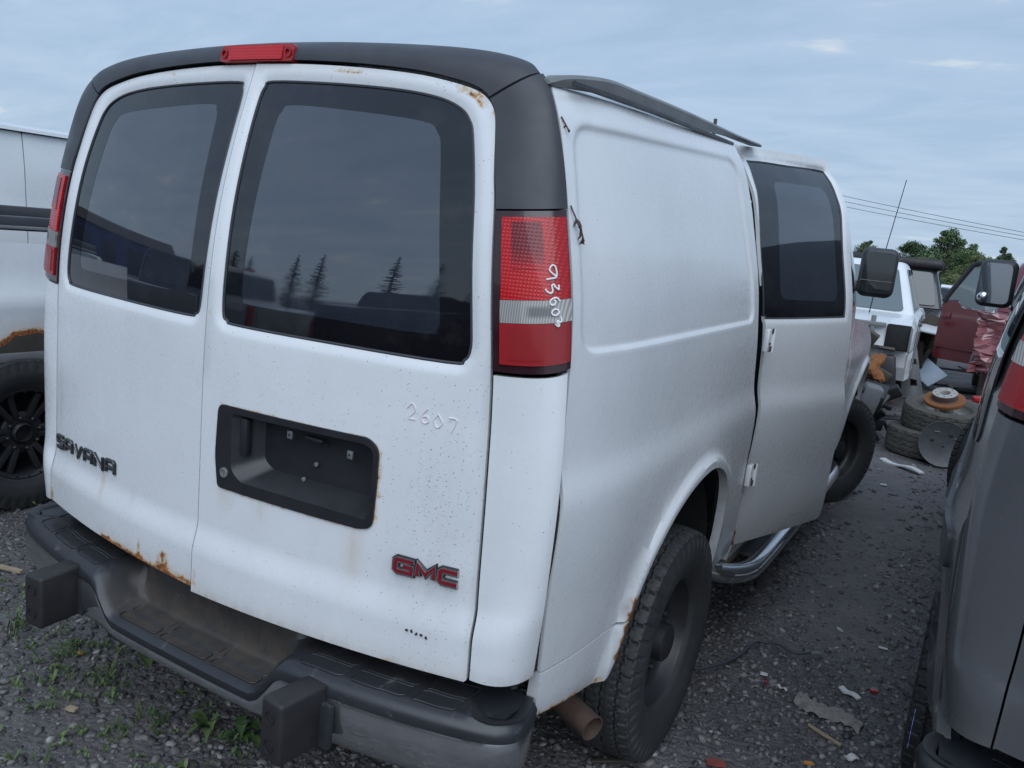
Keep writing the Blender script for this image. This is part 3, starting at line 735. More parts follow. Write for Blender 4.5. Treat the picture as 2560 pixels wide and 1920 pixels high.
    for x_, z_ in ((.30, .965), (.405, .952), (.335, 1.01)):
        g = Geo(); c = at3(x_, z_, -.050); V, F = lathem([(.0055, 0), (.0055, .004), (0, .005)], 10); g.add([(v[1]+c.x, c.y-v[0], v[2]+c.z) for v in V], F); g.build('screw', MT['rail'], pr)
    g = Geo(); c = at3(.345, 1.078, -.030); g.box(c, (.055, .02, .010), .004); g.build('plate_lamp', MT['recess'], pr)
    # --- bumper
    def plan():
        pts = [(0, -.062), (.15, -.061), (.30, -.056), (.45, -.042), (.60, -.020), (.72, .004), (.82, .030), (.885, .054), (.922, .080), (.940, .112), (.941, .150), (.931, .190), (.920, .218)]
        h = spline(pts, 6); return np.vstack([h[::-1]*[-1, 1], h[1:]])
    pl = plan(); tg = np.gradient(pl, axis=0); tg /= np.linalg.norm(tg, axis=1)[:, None]; nn = np.stack([tg[:, 1], -tg[:, 0]], 1)
    wr = 1-sst(np.abs(pl[:, 0]), .275, .375)       # 1 in the step recess
    fe = 1-.82*sst(np.abs(pl[:, 0]), .78, .90)
    po = [(.20, .545), (.15, .553), (.09, .556), (.04, .556), (.018, .553), (.004, .543), (-.004, .528), (-.002, .512), (.010, .507)]
    pi = [(.128, .605), (.124, .53), (.120, .465), (.108, .453), (.030, .450), (.010, .447), (.000, .438), (.002, .420), (.012, .412)]
    V = []; k = len(po)
    for i in range(len(pl)):
        for (a1, z1), (a2, z2) in zip(po, pi):
            w_ = wr[i]; a = a1*(1-w_)+a2*w_; a = a*fe[i] if a > .02 else a; z = z1*(1-w_)+z2*w_
            q = pl[i]-nn[i]*a; V.append((q[0], q[1], z))
    F = [(i*k+j, (i+1)*k+j, (i+1)*k+j+1, i*k+j+1) for i in range(len(pl)-1) for j in range(k-1)]
    bu = bpy.data.objects.new('bumper', None); COL.objects.link(bu); bu.parent = root
    cov_ends = [[V[e0*k+j] for j in range(k)] for e0 in (0, len(pl)-1)]
    mesh('bumper_cover', V, F, MT['cover'], bu, sharp=50, attrs={'mud': [float(.85*wr[i]*(j in (2, 3, 4)) + .5*wr[i]*(j == 1) + .22*(j in (1, 2))) for i in range(len(pl)) for j in range(k)]})
    co = [(.012, .512), (.003, .510), (-.001, .498), (.000, .46), (.006, .42), (.018, .388), (.045, .368), (.12, .36)]
    ci = [(.014, .416), (.006, .413), (.004, .405), (.007, .395), (.012, .385), (.022, .375), (.045, .366), (.12, .36)]
    V = []; k = len(co)
    for i in range(len(pl)):
        for (a1, z1), (a2, z2) in zip(co, ci):
            w_ = wr[i]; a = a1*(1-w_)+a2*w_; a = a*max(fe[i], .5) if a > .05 else a; q = pl[i]-nn[i]*a; V.append((q[0], q[1], z1*(1-w_)+z2*w_))
    F = [(i*k+j, (i+1)*k+j, (i+1)*k+j+1, i*k+j+1) for i in range(len(pl)-1) for j in range(k-1)]
    mesh('chrome_face', V, F, MT['chrome'], bu, sharp=50)
    for e0, cv in zip((0, len(pl)-1), cov_ends):
        V2 = cv+[V[e0*k+j] for j in range(1, k)]; mesh('end_cap', V2, [tuple(range(len(V2)))], MT['cover'], bu, smooth=False)
    for sg in (1, -1):
        sp_o = np.array([(x_, float(np.interp(x_, [.3, .45, .6, .72, .82, .885, .92], [-.056, -.042, -.02, .004, .03, .054, .082]))+.045) for x_ in np.linspace(.42, .90, 12)]+[(.905, .225), (.42, .20)])
        panel('cover_support', sp_o, lambda P: np.stack([sg*P[:, 0], P[:, 1], .5485+0*P[:, 0]], 1), MT['cover'], bu, sp=.05, depth=.02, flip=sg < 0)
    # ridge outlines of the tread pads
    def ridge(x0, x1, a0, a1, z, x2=None, zz=None):
        px = pl[:, 0]; q = []
        for x_, a_ in [(x0, a0), (x1, a0), (x1, a1), (x0, a1)]:
            pass
        rp_ = roundpoly([(x0, a0), (x1, a0), (x1, a1), (x0, a1)], .012, 3); out = []
        for x_, a_ in resample(rp_, .03):
            i = int(np.argmin(np.abs(px-x_))); out.append((x_, pl[i][1]+a_, z))
        out.append(out[0]); return out
    for x0, x1 in ((.40, .52), (.54, .68), (.70, .80), (-.52, -.40), (-.68, -.54), (-.80, -.70)):
        for a0, a1 in ((.028, .075), (.085, .145)): Geo().tube(ridge(x0, x1, a0, a1, .5565), .0018, 5, False).build('tread_ridge', MT['cover'], bu)
    for x0, x1 in ((-.27, -.11), (-.09, .09), (.11, .27)):
        for a0, a1 in ((.022, .055), (.064, .10)): Geo().tube(ridge(x0, x1, a0, a1, .4515), .002, 5, False).build('tread_ridge', MT['cover'], bu)
    for sg in (1, -1):
        g = Geo(); x_ = .470*sg; i = int(np.argmin(np.abs(pl[:, 0]-x_))); yb = pl[i][1]
        rz = Matrix.Rotation(-sg*.10, 3, 'Z')
        g.box((x_, yb-.058, .470), (.070, .135, .150), .010, rz, 3)
        gd = g.build('bumper_guard', MT['guard'], bu, sharp=60)
        # flared foot behind the guard
        g = Geo(); g.box((x_+.012*sg, yb-.004, .452), (.115, .02, .115), .009, rz); g.build('guard_foot', MT['cover'], gd)
        for z_ in (.505, .435):
            V, F = lathem([(.0155, .002), (.014, -.008), (.0, -.009)], 16); q0 = rz @ Vector((0, -.0685, 0))
            mesh('bolt_hole', [Vector((x_, yb-.058, z_))+rz @ Vector((v[1], -.0685-v[0], v[2])) for v in V], F, MT['dark'], gd)
    # --- underbody, wheel wells, floor
    ub = Geo(); ub.box((0, 2.7, .50), (1.5, 4.9, .12)); ub.box((0, .62, .45), (1.2, .8, .10)); ub.box((.0, 1.07, .36), (1.5, .12, .12), .03); ub.box((-.4, .6, .36), (.09, 1.1, .14)); ub.box((.4, .6, .36), (.09, 1.1, .14))
    ub.build('underbody', MT['dark'], root)
    for yc in (1.015, 4.545):
        V, F = [], []
        n = 20
        for i in range(n+1):
            q = math.pi*i/n; c, s_ = .47*math.cos(q), .47*math.sin(q)
            for x_ in (-.92, -.55, .55, .92):
                V.append((x_, yc+c, .48+s_))
        for j in (0, 2): mesh('wheel_well', [V[i*4+j+k] for i in range(n+1) for k in (0, 1)], [(2*i, 2*i+1, 2*i+3, 2*i+2) for i in range(n)], MT['dark'], root)
    Geo().box((.0, 2.1, 1.22), (1.56, 3.0, 1.25)).build('cabin_shade_box', MT['dark'], root)  # added dark box; the unlit cabin's shade put into its colour
    for sg in (1, -1):
        for y_, st_ in ((1.05, 0), (4.60, R(-27))):
            if sg > 0: wheel(root, (.872 if y_ < 2 else .845, y_, .37), st_)
            else: wheel(root, (-.868, y_, .37), math.pi+(0 if y_ < 2 else R(-27)))
    # --- front end
    g = Geo()
    sec = [(4.0, 1.22, .93), (4.35, 1.20, .93), (4.8, 1.13, .90), (5.15, 1.02, .86), (5.30, .90, .83), (5.34, .60, .83)]
    V = []; 
    for y_, z_, x_ in sec:
        for u in np.linspace(-1, 1, 9): V.append((x_*u, y_-(.10*u*u if y_ > 5 else 0), z_+.03*(1-u*u)))
    F = [(j*9+i, j*9+i+1, (j+1)*9+i+1, (j+1)*9+i) for j in range(len(sec)-1) for i in range(8)]
    mesh('hood', V, F, pw, root)
    Geo().box((0, 5.33, .50), (1.80, .16, .20), .04).build('front_bumper', MT['cover'], root)
    V = []
    for z_, y_, x_ in ((1.24, 4.10, .86), (1.5, 3.86, .84), (1.78, 3.62, .80), (2.04, 3.42, .74)):
        for u in np.linspace(-1, 1, 9): V.append((x_*u, y_-.08*u*u, z_))
    mesh('windshield', V, [(j*9+i, j*9+i+1, (j+1)*9+i+1, (j+1)*9+i) for j in range(3) for i in range(8)], MT['carglass'], root)
    fo = np.vstack([[(2.62, .45), (3.30, .43), (3.72, .44), (3.78, 1.10), (3.80, 1.30), (3.55, 1.80), (3.40, 1.905), (2.66, 1.905)]])
    fd = panel('front_door', fo, SR, pw, root, sp=.04, depth=.03)
    win = roundpoly([(2.76, 1.30), (3.72, 1.30), (3.44, 1.80), (2.78, 1.84)], .05, 4)
    panel('window', win, SR, MT['carglass'], fd, sp=.05, depth=.004, off=-.004 if False else .004)
    ff = np.vstack([[(3.80, .44), (3.805, 1.10), (3.83, 1.26), (4.05, 1.235), (4.5, 1.20), (5.0, 1.10), (5.2, .98), (5.22, .52)], ARCHF[::-1][ARCHF[::-1][:, 1] > .45]])
    panel('front_fender', ff, SR, pw, root, sp=.03, depth=.03, extra=_refA+[3.53, .02], attr={'grime_shade': lambda P: .2*(1-sst(P[:, 1], .5, .9))})
    panel('sill_panel', np.array([(1.86, .46), (3.75, .44), (3.75, .36), (1.9, .37)]), SR, pw, root, sp=.05, depth=.02)
    # --- mirrors
    for sg in (1, -1):
        mr = bpy.data.objects.new('mirror', None); COL.objects.link(mr); mr.parent = root; mr.location = (1.055*sg, 3.72, 1.595); mr.rotation_euler = (0, 0, R(6)*sg)
        g = Geo(); V, F = boxm((.195, .115, .275), .045, 4); g.add([(v.x*(1-.10*(v.y > 0)), v.y, v.z*(1-.12*(v.y > 0))) for v in V], F); g.build('mirror_housing', MT['trim'], mr)
        rp_ = roundpoly([(-.080, -.115), (.080, -.115), (.083, .115), (-.073, .115)], .035, 5)
        panel('mirror_glass', rp_, lambda P: np.stack([P[:, 0]*sg, -.0585+0*P[:, 0], P[:, 1]], 1), MT['mirror'] if not main else MT['carglass'], mr, sp=.03, depth=.003, flip=sg < 0)
        Geo().box((-.13*sg, .01, -.085), (.12, .06, .06), .02).box((-.19*sg, .02, -.06), (.03, .12, .14), .012).build('mirror_arm', MT['trim'], mr)
        if main and sg > 0:
            Geo().box((0, -.061, -.045), (.165, .003, .004)).build('glass_crack', MT['rail'], mr)
    # --- exhaust
    V, F = lathem([(.036, -.3), (.036, 0), (.033, 0), (.033, -.2)], 24)
    Mx = Matrix.Translation((.94, .545, .318)) @ Matrix.Rotation(R(-22), 4, 'Z') @ Matrix.Rotation(R(6), 4, 'Y')
    mesh('exhaust_pipe', [Mx @ Vector(v) for v in V], F, MT['brown'], root)
    return V_
# ---------------------------------------------------------------- white van in the middle, grey van on the right
VAN = empty('white_van', (0, 0, 0), 0, 'white cargo van with black rear trim and rusty door edges filling the middle', 'van')
VP = build_van(VAN)
GREY = copytree(VAN); GREY.name = 'grey_van'; GREY.location = (2.632, .485, .01); GREY.rotation_euler = (0, 0, R(-1.0))
tag(GREY, 'dark grey van cut off by the right edge of the picture', 'van')
def override(o, mp):
    for c in kids(o):
        if c.type == 'MESH':
            for s in c.material_slots:
                for a_, b_ in mp:
                    if s.material == a_: s.link = 'OBJECT'; s.material = b_; break
        override(c, mp)
override(GREY, [(MT['white'], MT['grey'])])
for c in [c for c in bpy.data.objects if c.name.startswith('glass_crack') and c.parent and c.parent.parent == GREY]: bpy.data.objects.remove(c)
for m_ in [c for c in kids(GREY) if c.name.startswith('mirror')]:
    for g_ in kids(m_):
        if g_.name.startswith('mirror_glass'): g_.material_slots[0].link = 'OBJECT'; g_.material_slots[0].material = MT['mirror']
    if m_.location.x < 0:
        V, F = lathem([(.030, 0), (.030, .004), (.026, .010), (.018, .014), (.009, .0165), (0, .017)], 24)
        mesh('spot_mirror', [(v[1]-.052, -.060-v[0], v[2]-.085) for v in V], F, MT['bright'], m_)
# dark side glass and rubbing strip of the grey van (left side)
gw = panel('side_window', roundpoly([(.30, 1.84), (.27, 1.22), (1.95, 1.22), (1.9, 1.84)], .06, 4), side_surf(-1, False), MT['carglass'], GREY, sp=.06, depth=.004, off=.004, flip=True)
panel('rubbing_strip', roundpoly([(.24, 1.02), (.24, .93), (3.7, .93), (3.7, 1.02)], .02, 3), side_surf(-1, False), MT['trim'], GREY, sp=.07, depth=.012, off=.010, flip=True)
def bl_s(Q):
    X = np.stack([np.full(len(Q), -.965), .33+0*Q[:, 0], .47+0*Q[:, 1]], 1); X[:, 1] += Q[:, 0]; X[:, 2] += Q[:, 1]; return X, np.tile((-1., 0, 0), (len(Q), 1))
g = Geo()
for pth in ([(0, .05), (.02, .02), (.0, -.02), (.02, -.05)], [(.02, .05), (.0, .01), (.02, -.02), (.0, -.05)]): g.add(*stroke(spline(pth, 4), .004, bl_s, .001))
g.build('marker_writing', MT['penblue'], GREY)

# ---- open side door
TH = R(17.8); HX, HY = .93, 1.80
dvec = np.array((math.sin(TH), math.cos(TH))); nvec = np.array((math.cos(TH), -math.sin(TH)))
WIN = spline([(.03, 1.966), (.32, 1.985), (.60, 2.003), (.636, 1.98), (.628, 1.86), (.612, 1.70), (.612, 1.43), (.60, 1.402), (.56, 1.396), (.04, 1.386), (-.012, 1.394), (-.026, 1.43), (-.032, 1.66), (-.012, 1.93)], 4, True)
def door_surf(P):
    u, z = P[:, 0], P[:, 1]; off = xs(z)-.95
    d = pdist(P, WIN); sd_ = np.where(inpoly(P, WIN), -d, d); off = off-.008*(1-sst(sd_, -.004, .022))
    off = off-.010*sst(z, 1.98, 2.06)
    XY = np.array((HX, HY))+u[:, None]*dvec+off[:, None]*nvec
    return np.stack([XY[:, 0], XY[:, 1], z], 1)
dout = np.vstack([roundpoly([(-.068, 2.018), (-.045, 1.66), (-.010, 1.30), (.022, .75), (.05, .455), (.40, .452), (.765, .456), (.722, .69), (.672, 1.05), (.664, 1.415), (.664, 1.72), (.690, 2.0), (.655, 2.055), (.30, 2.036)], [.02, 0, .05, .05, .012, 0, .03, .1, .2, 0, .1, .03, .03, 0], 4)])
wref = rings(WIN, (.006, .013, .020, .030), .014)
SD = panel('side_door', dout, door_surf, MT['white'], VAN, holes=[WIN], sp=.02, depth=.012, extra=wref,
           attr={'rust': lambda P: .5*line(P, [(.05, .46), (.75, .46)], .012)+.75*line(P, [(.055, .46), (.045, .52)], .02)+.45*gauss(P, (.5, .52), (.10, .008)), 'grime_shade': lambda P: .25*(1-sst(P[:, 1], .45, .8))+.05*sst(P[:, 1], .6, 1.2)*(1-sst(P[:, 1], 1.2, 1.4))+.5*line(P, [(0, 1.985), (.62, 2.018)], .012), 'speck': lambda P: .08+0*P[:, 0], 'stain': lambda P: .22*gauss(P, (.3, 2.04), (.3, .02))})
def dgl(P):
    XY = np.array((HX, HY))+P[:, :1]*dvec+(xs(P[:, 1])-.95-.009-.010*sst(P[:, 1], 1.98, 2.06))[:, None]*nvec
    return np.stack([XY[:, 0], XY[:, 1], P[:, 1]], 1)
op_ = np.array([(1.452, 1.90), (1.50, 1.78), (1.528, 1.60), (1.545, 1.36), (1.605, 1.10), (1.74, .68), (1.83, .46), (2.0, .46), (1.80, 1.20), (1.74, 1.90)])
panel('door_gap_shade', op_, side_surf(1, False), MT['dark'], VAN, sp=.08, depth=0, off=-.10)  # dark sheet painted for the shade inside the open door gap
WF = roundpoly([(.12, 1.905), (.09, 1.46), (.545, 1.46), (.55, 1.925)], .05, 5)
panel('window_border', (WIN-WIN.mean(0))*.995+WIN.mean(0), dgl, MT['frit'], SD, holes=[WF], sp=.04, depth=.004)
panel('window', WF, dgl, MT['glass'], SD, sp=.04, depth=.003)
sp_ = dgl(resample(WIN, .02)); Geo().tube(list(sp_)+[sp_[0]], .004, 6, False).build('window_seal', MT['trim'], SD)
for y_, z_, h_ in ((1.695, 1.315, .085), (1.748, .79, .085)):
    hg = Geo(); x_ = float(xs(np.array(z_)))
    hg.box((x_+.006, y_, z_), (.022, .05, h_), .006); hg.tube([(x_+.020, y_+.022, z_-h_*.5), (x_+.020, y_+.022, z_+h_*.5)], .009, 10)
    ho = hg.build('hinge', MT['white'], VAN)
    Geo().box((x_+.019, y_+.006, z_-.030), (.006, .022, .022), .004).box((x_+.019, y_+.012, z_+.036), (.006, .016, .02), .004).build('hinge_rust', MT['brown'], ho)
    Geo().add(*[(lambda VF: ([(x_+.018+v[0], y_-.012+v[1], z_-.01+v[2]) for v in VF[0]], VF[1]))(lathem([(.005, 0), (.005, .003), (0, .004)], 10))][0]).build('hinge_screw', MT['dark'], ho)
# rail that has come loose along the roof edge
rp_ = spline([(.786, .20, 1.918), (.800, .27, 1.940), (.818, .42, 1.962), (.816, .60, 1.972), (.805, .95, 1.990), (.793, 1.25, 2.003), (.782, 1.60, 2.016), (.775, 1.92, 2.031)], 6)
V = []; n_ = len(rp_)
for i, p in enumerate(rp_):
    f_ = i/(n_-1); h_ = .004+.030*math.sin(math.pi*min(1, max(0, f_*1.15)))**.7 if f_ < .86 else .006; w_ = .012+.030*min(1, f_*8)
    for dx_, dz_ in ((-w_, .006), (0, .006), (.008, -.002), (.004, -h_), (-.002, -h_), (-.004, -.006), (-w_, -.002)): V.append((p[0]+dx_, p[1], p[2]+dz_))
F = [(i*7+j, i*7+(j+1) % 7, (i+1)*7+(j+1) % 7, (i+1)*7+j) for i in range(n_-1) for j in range(7)]+[tuple(range(7)), tuple((n_-1)*7+j for j in range(7))]
mesh('roof_rail', V, F, MT['rail'], VAN, sharp=30)
gp = spline([(.822, .25, 1.925), (.826, .7, 1.944), (.820, 1.1, 1.958), (.812, 1.44, 1.970)], 6); Geo().tube(gp, .007, 6).build('gutter_seal', MT['trim'], VAN)
# white tape in the door gap
Geo().box((.872, 1.535, 1.77), (.012, .02, .055), .003).build('tape', MT['pen'], VAN)
# running board tube
tb = spline([(.80, 1.80, .36), (.90, 1.85, .335), (.965, 1.96, .325), (.985, 2.12, .325), (.985, 2.6, .325), (.98, 3.3, .33), (.975, 3.9, .34), (.95, 4.08, .35), (.87, 4.16, .37), (.78, 4.2, .38)], 8)
rb_ = Geo().tube(tb, .042, 18).build('running_board', MT['chrome'], VAN)
Geo().box((.915, 2.75, .345), (.11, 1.3, .02), .008).build('step_pad', MT['guard'], rb_)
Geo().box((.86, 2.75, .36), (.10, 1.9, .03), .008).build('step_bracket', MT['frame'], rb_)

# ---- badges
D1, D0 = VP['door1'], VP['door-1']
s1 = rsurf(1, .007); s0 = rsurf(-1, .001)
bk = Geo()
word('GMC', .606, .756, .829, .857, s1, .0150, .006, D1, 'badge_letter', MT['bright'], None, gapf=.27, slant=.0)
word('GMC', .606, .756, .829, .857, rsurf(1, .0125), .0092, .0012, D1, 'badge_letter_face', MT['badgered'], None, gapf=.27)
word('GMC', .606, .756, .829, .857, rsurf(1, .0065), .0200, .003, D1, 'badge_backing', MT['badge'], None, gapf=.27)
def lsurf(off):
    f = rsurf(-1, off)
    def s(Q):
        Q = np.array(Q, float).copy(); Q[:, 0] = -Q[:, 0]; return f(Q)
    return s
word('SAVANA', -.778, -.392, .803, .838, lsurf(.001), .0105, .006, D0, 'badge_letter', MT['badge'], None, gapf=.30, slant=.03)
word('SAVANA', -.778, -.392, .8052, .8402, lsurf(.007), .0028, .001, D0, 'badge_letter_edge', MT['bright'], None, gapf=.30, slant=.03)
# paint-marker number on the right tail light, read sideways
tl = VP['tl1']; stf = strip_surf(1)
def tls(Q):
    P = np.array(Q, float); X = stf(P); e_ = 1e-3
    N = np.cross(stf(P+[e_, 0])-X, stf(P+[0, e_])-X); N /= np.linalg.norm(N, axis=1)[:, None]
    N[(N*np.array((1, -1, 0))).sum(1) < 0] *= -1
    return X+N*.0125, N
def txt(px, py):   # crop of the lamp measured in lamp widths/heights -> strip coordinates
    return ((px-195)/600*.80+.05, 6.0-(py-150)/1420*1.88)
for pth in ([(565, 715), (610, 710), (665, 700), (672, 650), (655, 612), (625, 608), (600, 640), (625, 668), (660, 690)],
            [(690, 760), (690, 785), (689, 799), (686, 800), (665, 786), (650, 776), (646, 772), (640, 755), (618, 765), (625, 805), (608, 826), (575, 815), (552, 790)],
            [(700, 900), (672, 872), (640, 868), (605, 885), (598, 915), (620, 932), (645, 920), (650, 895), (630, 885)],
            [(615, 985), (640, 970), (670, 975), (688, 1000), (665, 1025), (630, 1025), (612, 1005), (618, 985)],
            [(705, 1040), (715, 1085), (695, 1100), (675, 1080), (668, 1100), (690, 1125), (675, 1138), (645, 1110)]):
    P = spline([txt(*p) for p in pth], 5)
    # stroke() works in the strip's stretched coordinates, so build a thin tube instead
    X, N = tls(P); Geo().tube(list(X), .0019, 6).build('marker_digit', MT['pen'], tl)
# faded pink number on the right door
sq = rsurf(1, .0075)
for k, pth in enumerate(([(0, .02), (.012, .034), (.02, .02), (.006, .0), (.022, 0)], [(.05, .034), (.036, .014), (.042, 0), (.054, .006), (.05, .016), (.038, .012)], [(.075, .03), (.066, .014), (.075, 0), (.086, .014), (.075, .03)], [(.10, .03), (.118, .03), (.108, .0)])):
    X, N = sq(spline([(.60+a, 1.185+b-.15*a) for a, b in pth], 4)); Geo().tube(list(X-N*.0016), .0017, 5).build('marker_digit', MT['penpink'], D1)
# scrapes on the right door, small dark dents
g = Geo()
for i in range(5): X, N = sq(np.array([(.655+.012*i, .700-.0015*i+.002*(i % 2))])); g.box(Vector(X[0]), (.007, .003, .0045), .001, Matrix.Rotation(i*1.1, 3, 'Y'))
g.build('paint_chip', MT['dark'], D1)
# twigs of cedar caught behind the pillar trim
def twig(loc, sc, n, lbl, seed):
    rg = random.Random(seed); g = Geo(); P = [Vector((0, 0, 0))]
    for i in range(7): P.append(P[-1]+Vector((.008+rg.uniform(-.003, .004), .004, -.016))*sc)
    g.tube(P, [.0018]*len(P), 5)
    for i in range(n):
        b = P[rg.randrange(3, 8)]; d = Vector((rg.uniform(-1, 1), rg.uniform(-.3, .6), -1.1)).normalized()*.03*sc
        q = [b, b+d*.5+Vector((.002, 0, 0)), b+d]; g.tube(q, [.002, .0024, .0008], 5)
        for k in range(3):
            d2 = (d.normalized()+Vector((rg.uniform(-.8, .8), rg.uniform(-.3, .3), 0)))*.010*sc; g.tube([b+d*(.3+.2*k), b+d*(.3+.2*k)+d2], [.0018, .0007], 4)
    o = g.build('cedar_twig', MT['brown']); o.location = loc
    return tag(o, lbl, 'twig')
twig((.874, .195, 1.672), .55, 12, 'dry brown cedar sprig caught below the black pillar trim beside the tail light', 3)
twig((.824, .205, 1.850), .25, 2, 'tiny dry twig stuck high up at the edge of the black pillar trim', 5)

# ================================================================ other vehicles
def prism(name, outline, w, mat, parent, bev=.03, tumble=0.0, zt=None, seg=2, bulge=0.0, attr=None):
    """solid of a (y,z) outline with wheel arches, extruded across x, edges rounded; sides bulge"""
    outl = resample(np.array(outline, float), .09)
    def face(sg):
        def f(P):
            z = P[:, 1]; d = np.minimum(pdist(P, outl), bev)/bev
            x = w/2-bev*(1-np.sqrt(np.clip(1-(1-d)**2, 0, 1)))*.9-tumble*np.clip((z-zt)/.6, 0, 2)**1.4 if zt is not None else w/2-bev*(1-np.sqrt(np.clip(1-(1-d)**2, 0, 1)))*.9
            return np.stack([sg*x, P[:, 0], z], 1)
        return f
    inner = []
    a = panel('tmp', outl, face(1), mat, None, sp=.07, depth=0); b = panel('tmp', outl, face(-1), mat, None, sp=.07, depth=0)
    g = Geo(); g.add([v.co[:] for v in a.data.vertices], [p.vertices[:] for p in a.data.polygons]); g.add([v.co[:] for v in b.data.vertices], [p.vertices[:][::-1] for p in b.data.polygons])
    A = face(1)(outl); B = face(-1)(outl); n = len(outl)
    g.add(list(A)+list(B), [(i, (i+1) % n, n+(i+1) % n, n+i) for i in range(n)])
    bpy.data.objects.remove(a); bpy.data.objects.remove(b)
    o = g.build(name, mat, parent, sharp=32)
    return o
def archpts(yc, r, z0_, n=9, zc=.36):
    q0 = math.asin(max(-1, min(1, (z0_-zc)/r)))
    return [(yc+r*math.cos(a), zc+r*math.sin(a)) for a in np.linspace(q0, math.pi-q0, n)]
def cabin(parent, y0_, y1_, zb, zt, wb, wt, rf, rb2, paintm, glassmat, pillars=(.33, .66), names=('cab', 'window'), glass_sides=True):
    """greenhouse: y0 front base, y1 rear base, raked by rf (front) and rb2 (rear) at the roof"""
    nz = 5; V = []; 
    ring = lambda f_: [(-(wb+(wt-wb)*f_)/2, y0_+rf*f_), ((wb+(wt-wb)*f_)/2, y0_+rf*f_), ((wb+(wt-wb)*f_)/2, y1_-rb2*f_), (-(wb+(wt-wb)*f_)/2, y1_-rb2*f_)]
    rows = []
    for f_, ins in ((0, 0), (.5, -.01), (.86, 0), (.95, .03), (1.0, .09)):
        c = roundpoly(ring(f_), .10, 4); m_ = c.mean(0); c = m_+(c-m_)*(1-ins*.6); rows.append([(p[0], p[1], zb+(zt-zb)*f_) for p in c])
    n = len(rows[0]); V = [p for r_ in rows for p in r_]; F = [(j*n+i, j*n+(i+1) % n, (j+1)*n+(i+1) % n, (j+1)*n+i) for j in range(4) for i in range(n)]+[tuple(4*n+i for i in range(n))]
    cb_ = mesh(names[0], V, F, paintm, parent)
    # panes a few millimetres proud
    def pane(p00, p10, p11, p01, u0, u1, v0, v1, nrm, nm):
        p = [Vector(q) for q in (p00, p10, p11, p01)]
        bi = lambda u, v: (p[0]*(1-u)+p[1]*u)*(1-v)+(p[3]*(1-u)+p[2]*u)*v
        rp2 = roundpoly([(u0, v0), (u1, v0), (u1, v1), (u0, v1)], .06, 3)
        V = [bi(*q)+Vector(nrm)*.016 for q in rp2]; k = len(V); V2 = [v-Vector(nrm)*.03 for v in V]
        mesh('window', V+V2, [tuple(range(k))]+[(i, (i+1) % k, k+(i+1) % k, k+i) for i in range(k)], glassmat, cb_, sharp=30)
    a, b = ring(0), ring(.93); z2 = zb+(zt-zb)*.93
    B = [(q[0], q[1], zb) for q in a]; T = [(q[0], q[1], z2) for q in b]
    pane(B[0], B[1], T[1], T[0], .06, .94, .06, .93, (0, -1, .3), 'windshield'); pane(B[2], B[3], T[3], T[2], .08, .92, .12, .88, (0, 1, .15), 'rear')
    cuts = [0.05]+list(pillars)+[.95]
    for u0, u1 in zip(cuts[:-1], cuts[1:]):
        pane(B[1], B[2], T[2], T[1], u0+.02, u1-.02, .08, .93, (1, 0, .15), 'side'); pane(B[0], B[3], T[3], T[0], u0+.02, u1-.02, .08, .93, (-1, 0, .15), 'side')
    return cb_

# black alloy wheel for the pickup on the left
def alloy_rim():
    g = Geo(); g.add(*lathem([(.228, .07), (.236, .095), (.232, .104), (.222, .104), (.210, .092), (.204, .05), (.198, .0), (.19, -.06), (0, -.06)], 56))
    for i in range(6):
        for s in (-1, 1):
            a = i*math.pi/3+s*.17
            m_ = Matrix.Rotation(a, 3, 'X')
            V, F = boxm((.028, .130, .030), .006); g.add([m_ @ (Vector(v)+Vector((.066+v.y*.10, .145, 0))) for v in V], F)
    g.add(*lathem([(.105, .03), (.105, .056), (.095, .064), (.060, .066), (.055, .060), (.048, .078), (.043, .082), (.04, .05), (0, .048)], 40))
    for i in range(8):
        a = i*math.pi/4+.2; V, F = lathem([(.010, .05), (.010, .080), (.004, .086), (0, .086)], 6); g.add([(v[0], v[1]+.080*math.cos(a), v[2]+.080*math.sin(a)) for v in V], F)
    for i in range(24):
        a = i*math.pi/12+.05; V, F = lathem([(.0045, .098), (.0045, .107), (0, .108)], 6); g.add([(v[0], v[1]+.216*math.cos(a), v[2]+.216*math.sin(a)) for v in V], F)
    return g
_o = alloy_rim().build('rim', MT['steelb']); RIM_ALLOY = _o.data; bpy.data.objects.remove(_o)

# --- white pickup left: rusted bed side
TR = empty('white_pickup', (-3.12, .85, 0), 0, 'white pickup with rusted-through bed side and black alloy wheel behind the van on the left', 'pickup')
def bed_surf(P):
    y, z = P[:, 0], P[:, 1]
    x = .80+.035*(1-sst(np.abs(z-1.13), .0, .12))*0+np.interp(z, [.7, 1.0, 1.10, 1.16, 1.20, 1.26, 1.40], [.80, .82, .828, .835, .815, .80, .79])
    return np.stack([x-.80+.80+0*y, y, z], 1)
# ragged rusty lower edge above the wheel
rg = random.Random(4); edge = []
for y_ in np.arange(-.95, .96, .03):
    zz = .74+.315*math.sqrt(max(0, 1-(y_/.98)**2))+rg.uniform(-.016, .016)
    edge.append((y_, zz))
bo = np.array([(1.5, .60), (1.5, 1.375), (-1.3, 1.375), (-1.3, .60), (-.97, .62)]+edge+[(.97, .62)])
panel('bed_side', bo, bed_surf, MT['white2'], TR, sp=.03, depth=.025, attr={'rust': lambda P: .95*line(P, edge, .035)+.75*gauss(P, (-.08, 1.085), (.035, .05))+.55*gauss(P, (-.17, 1.07), (.05, .03)), 'stain': lambda P: .5*line(P, edge, .07)+.6*gauss(P, (-.1, 1.08), (.06, .05)), 'grime_shade': lambda P: .12+0*P[:, 0]})
o = panel('bed_side', bo, lambda P: bed_surf(P)*np.array((-1, 1, 1)), MT['white2'], TR, sp=.08, depth=.025, flip=True)
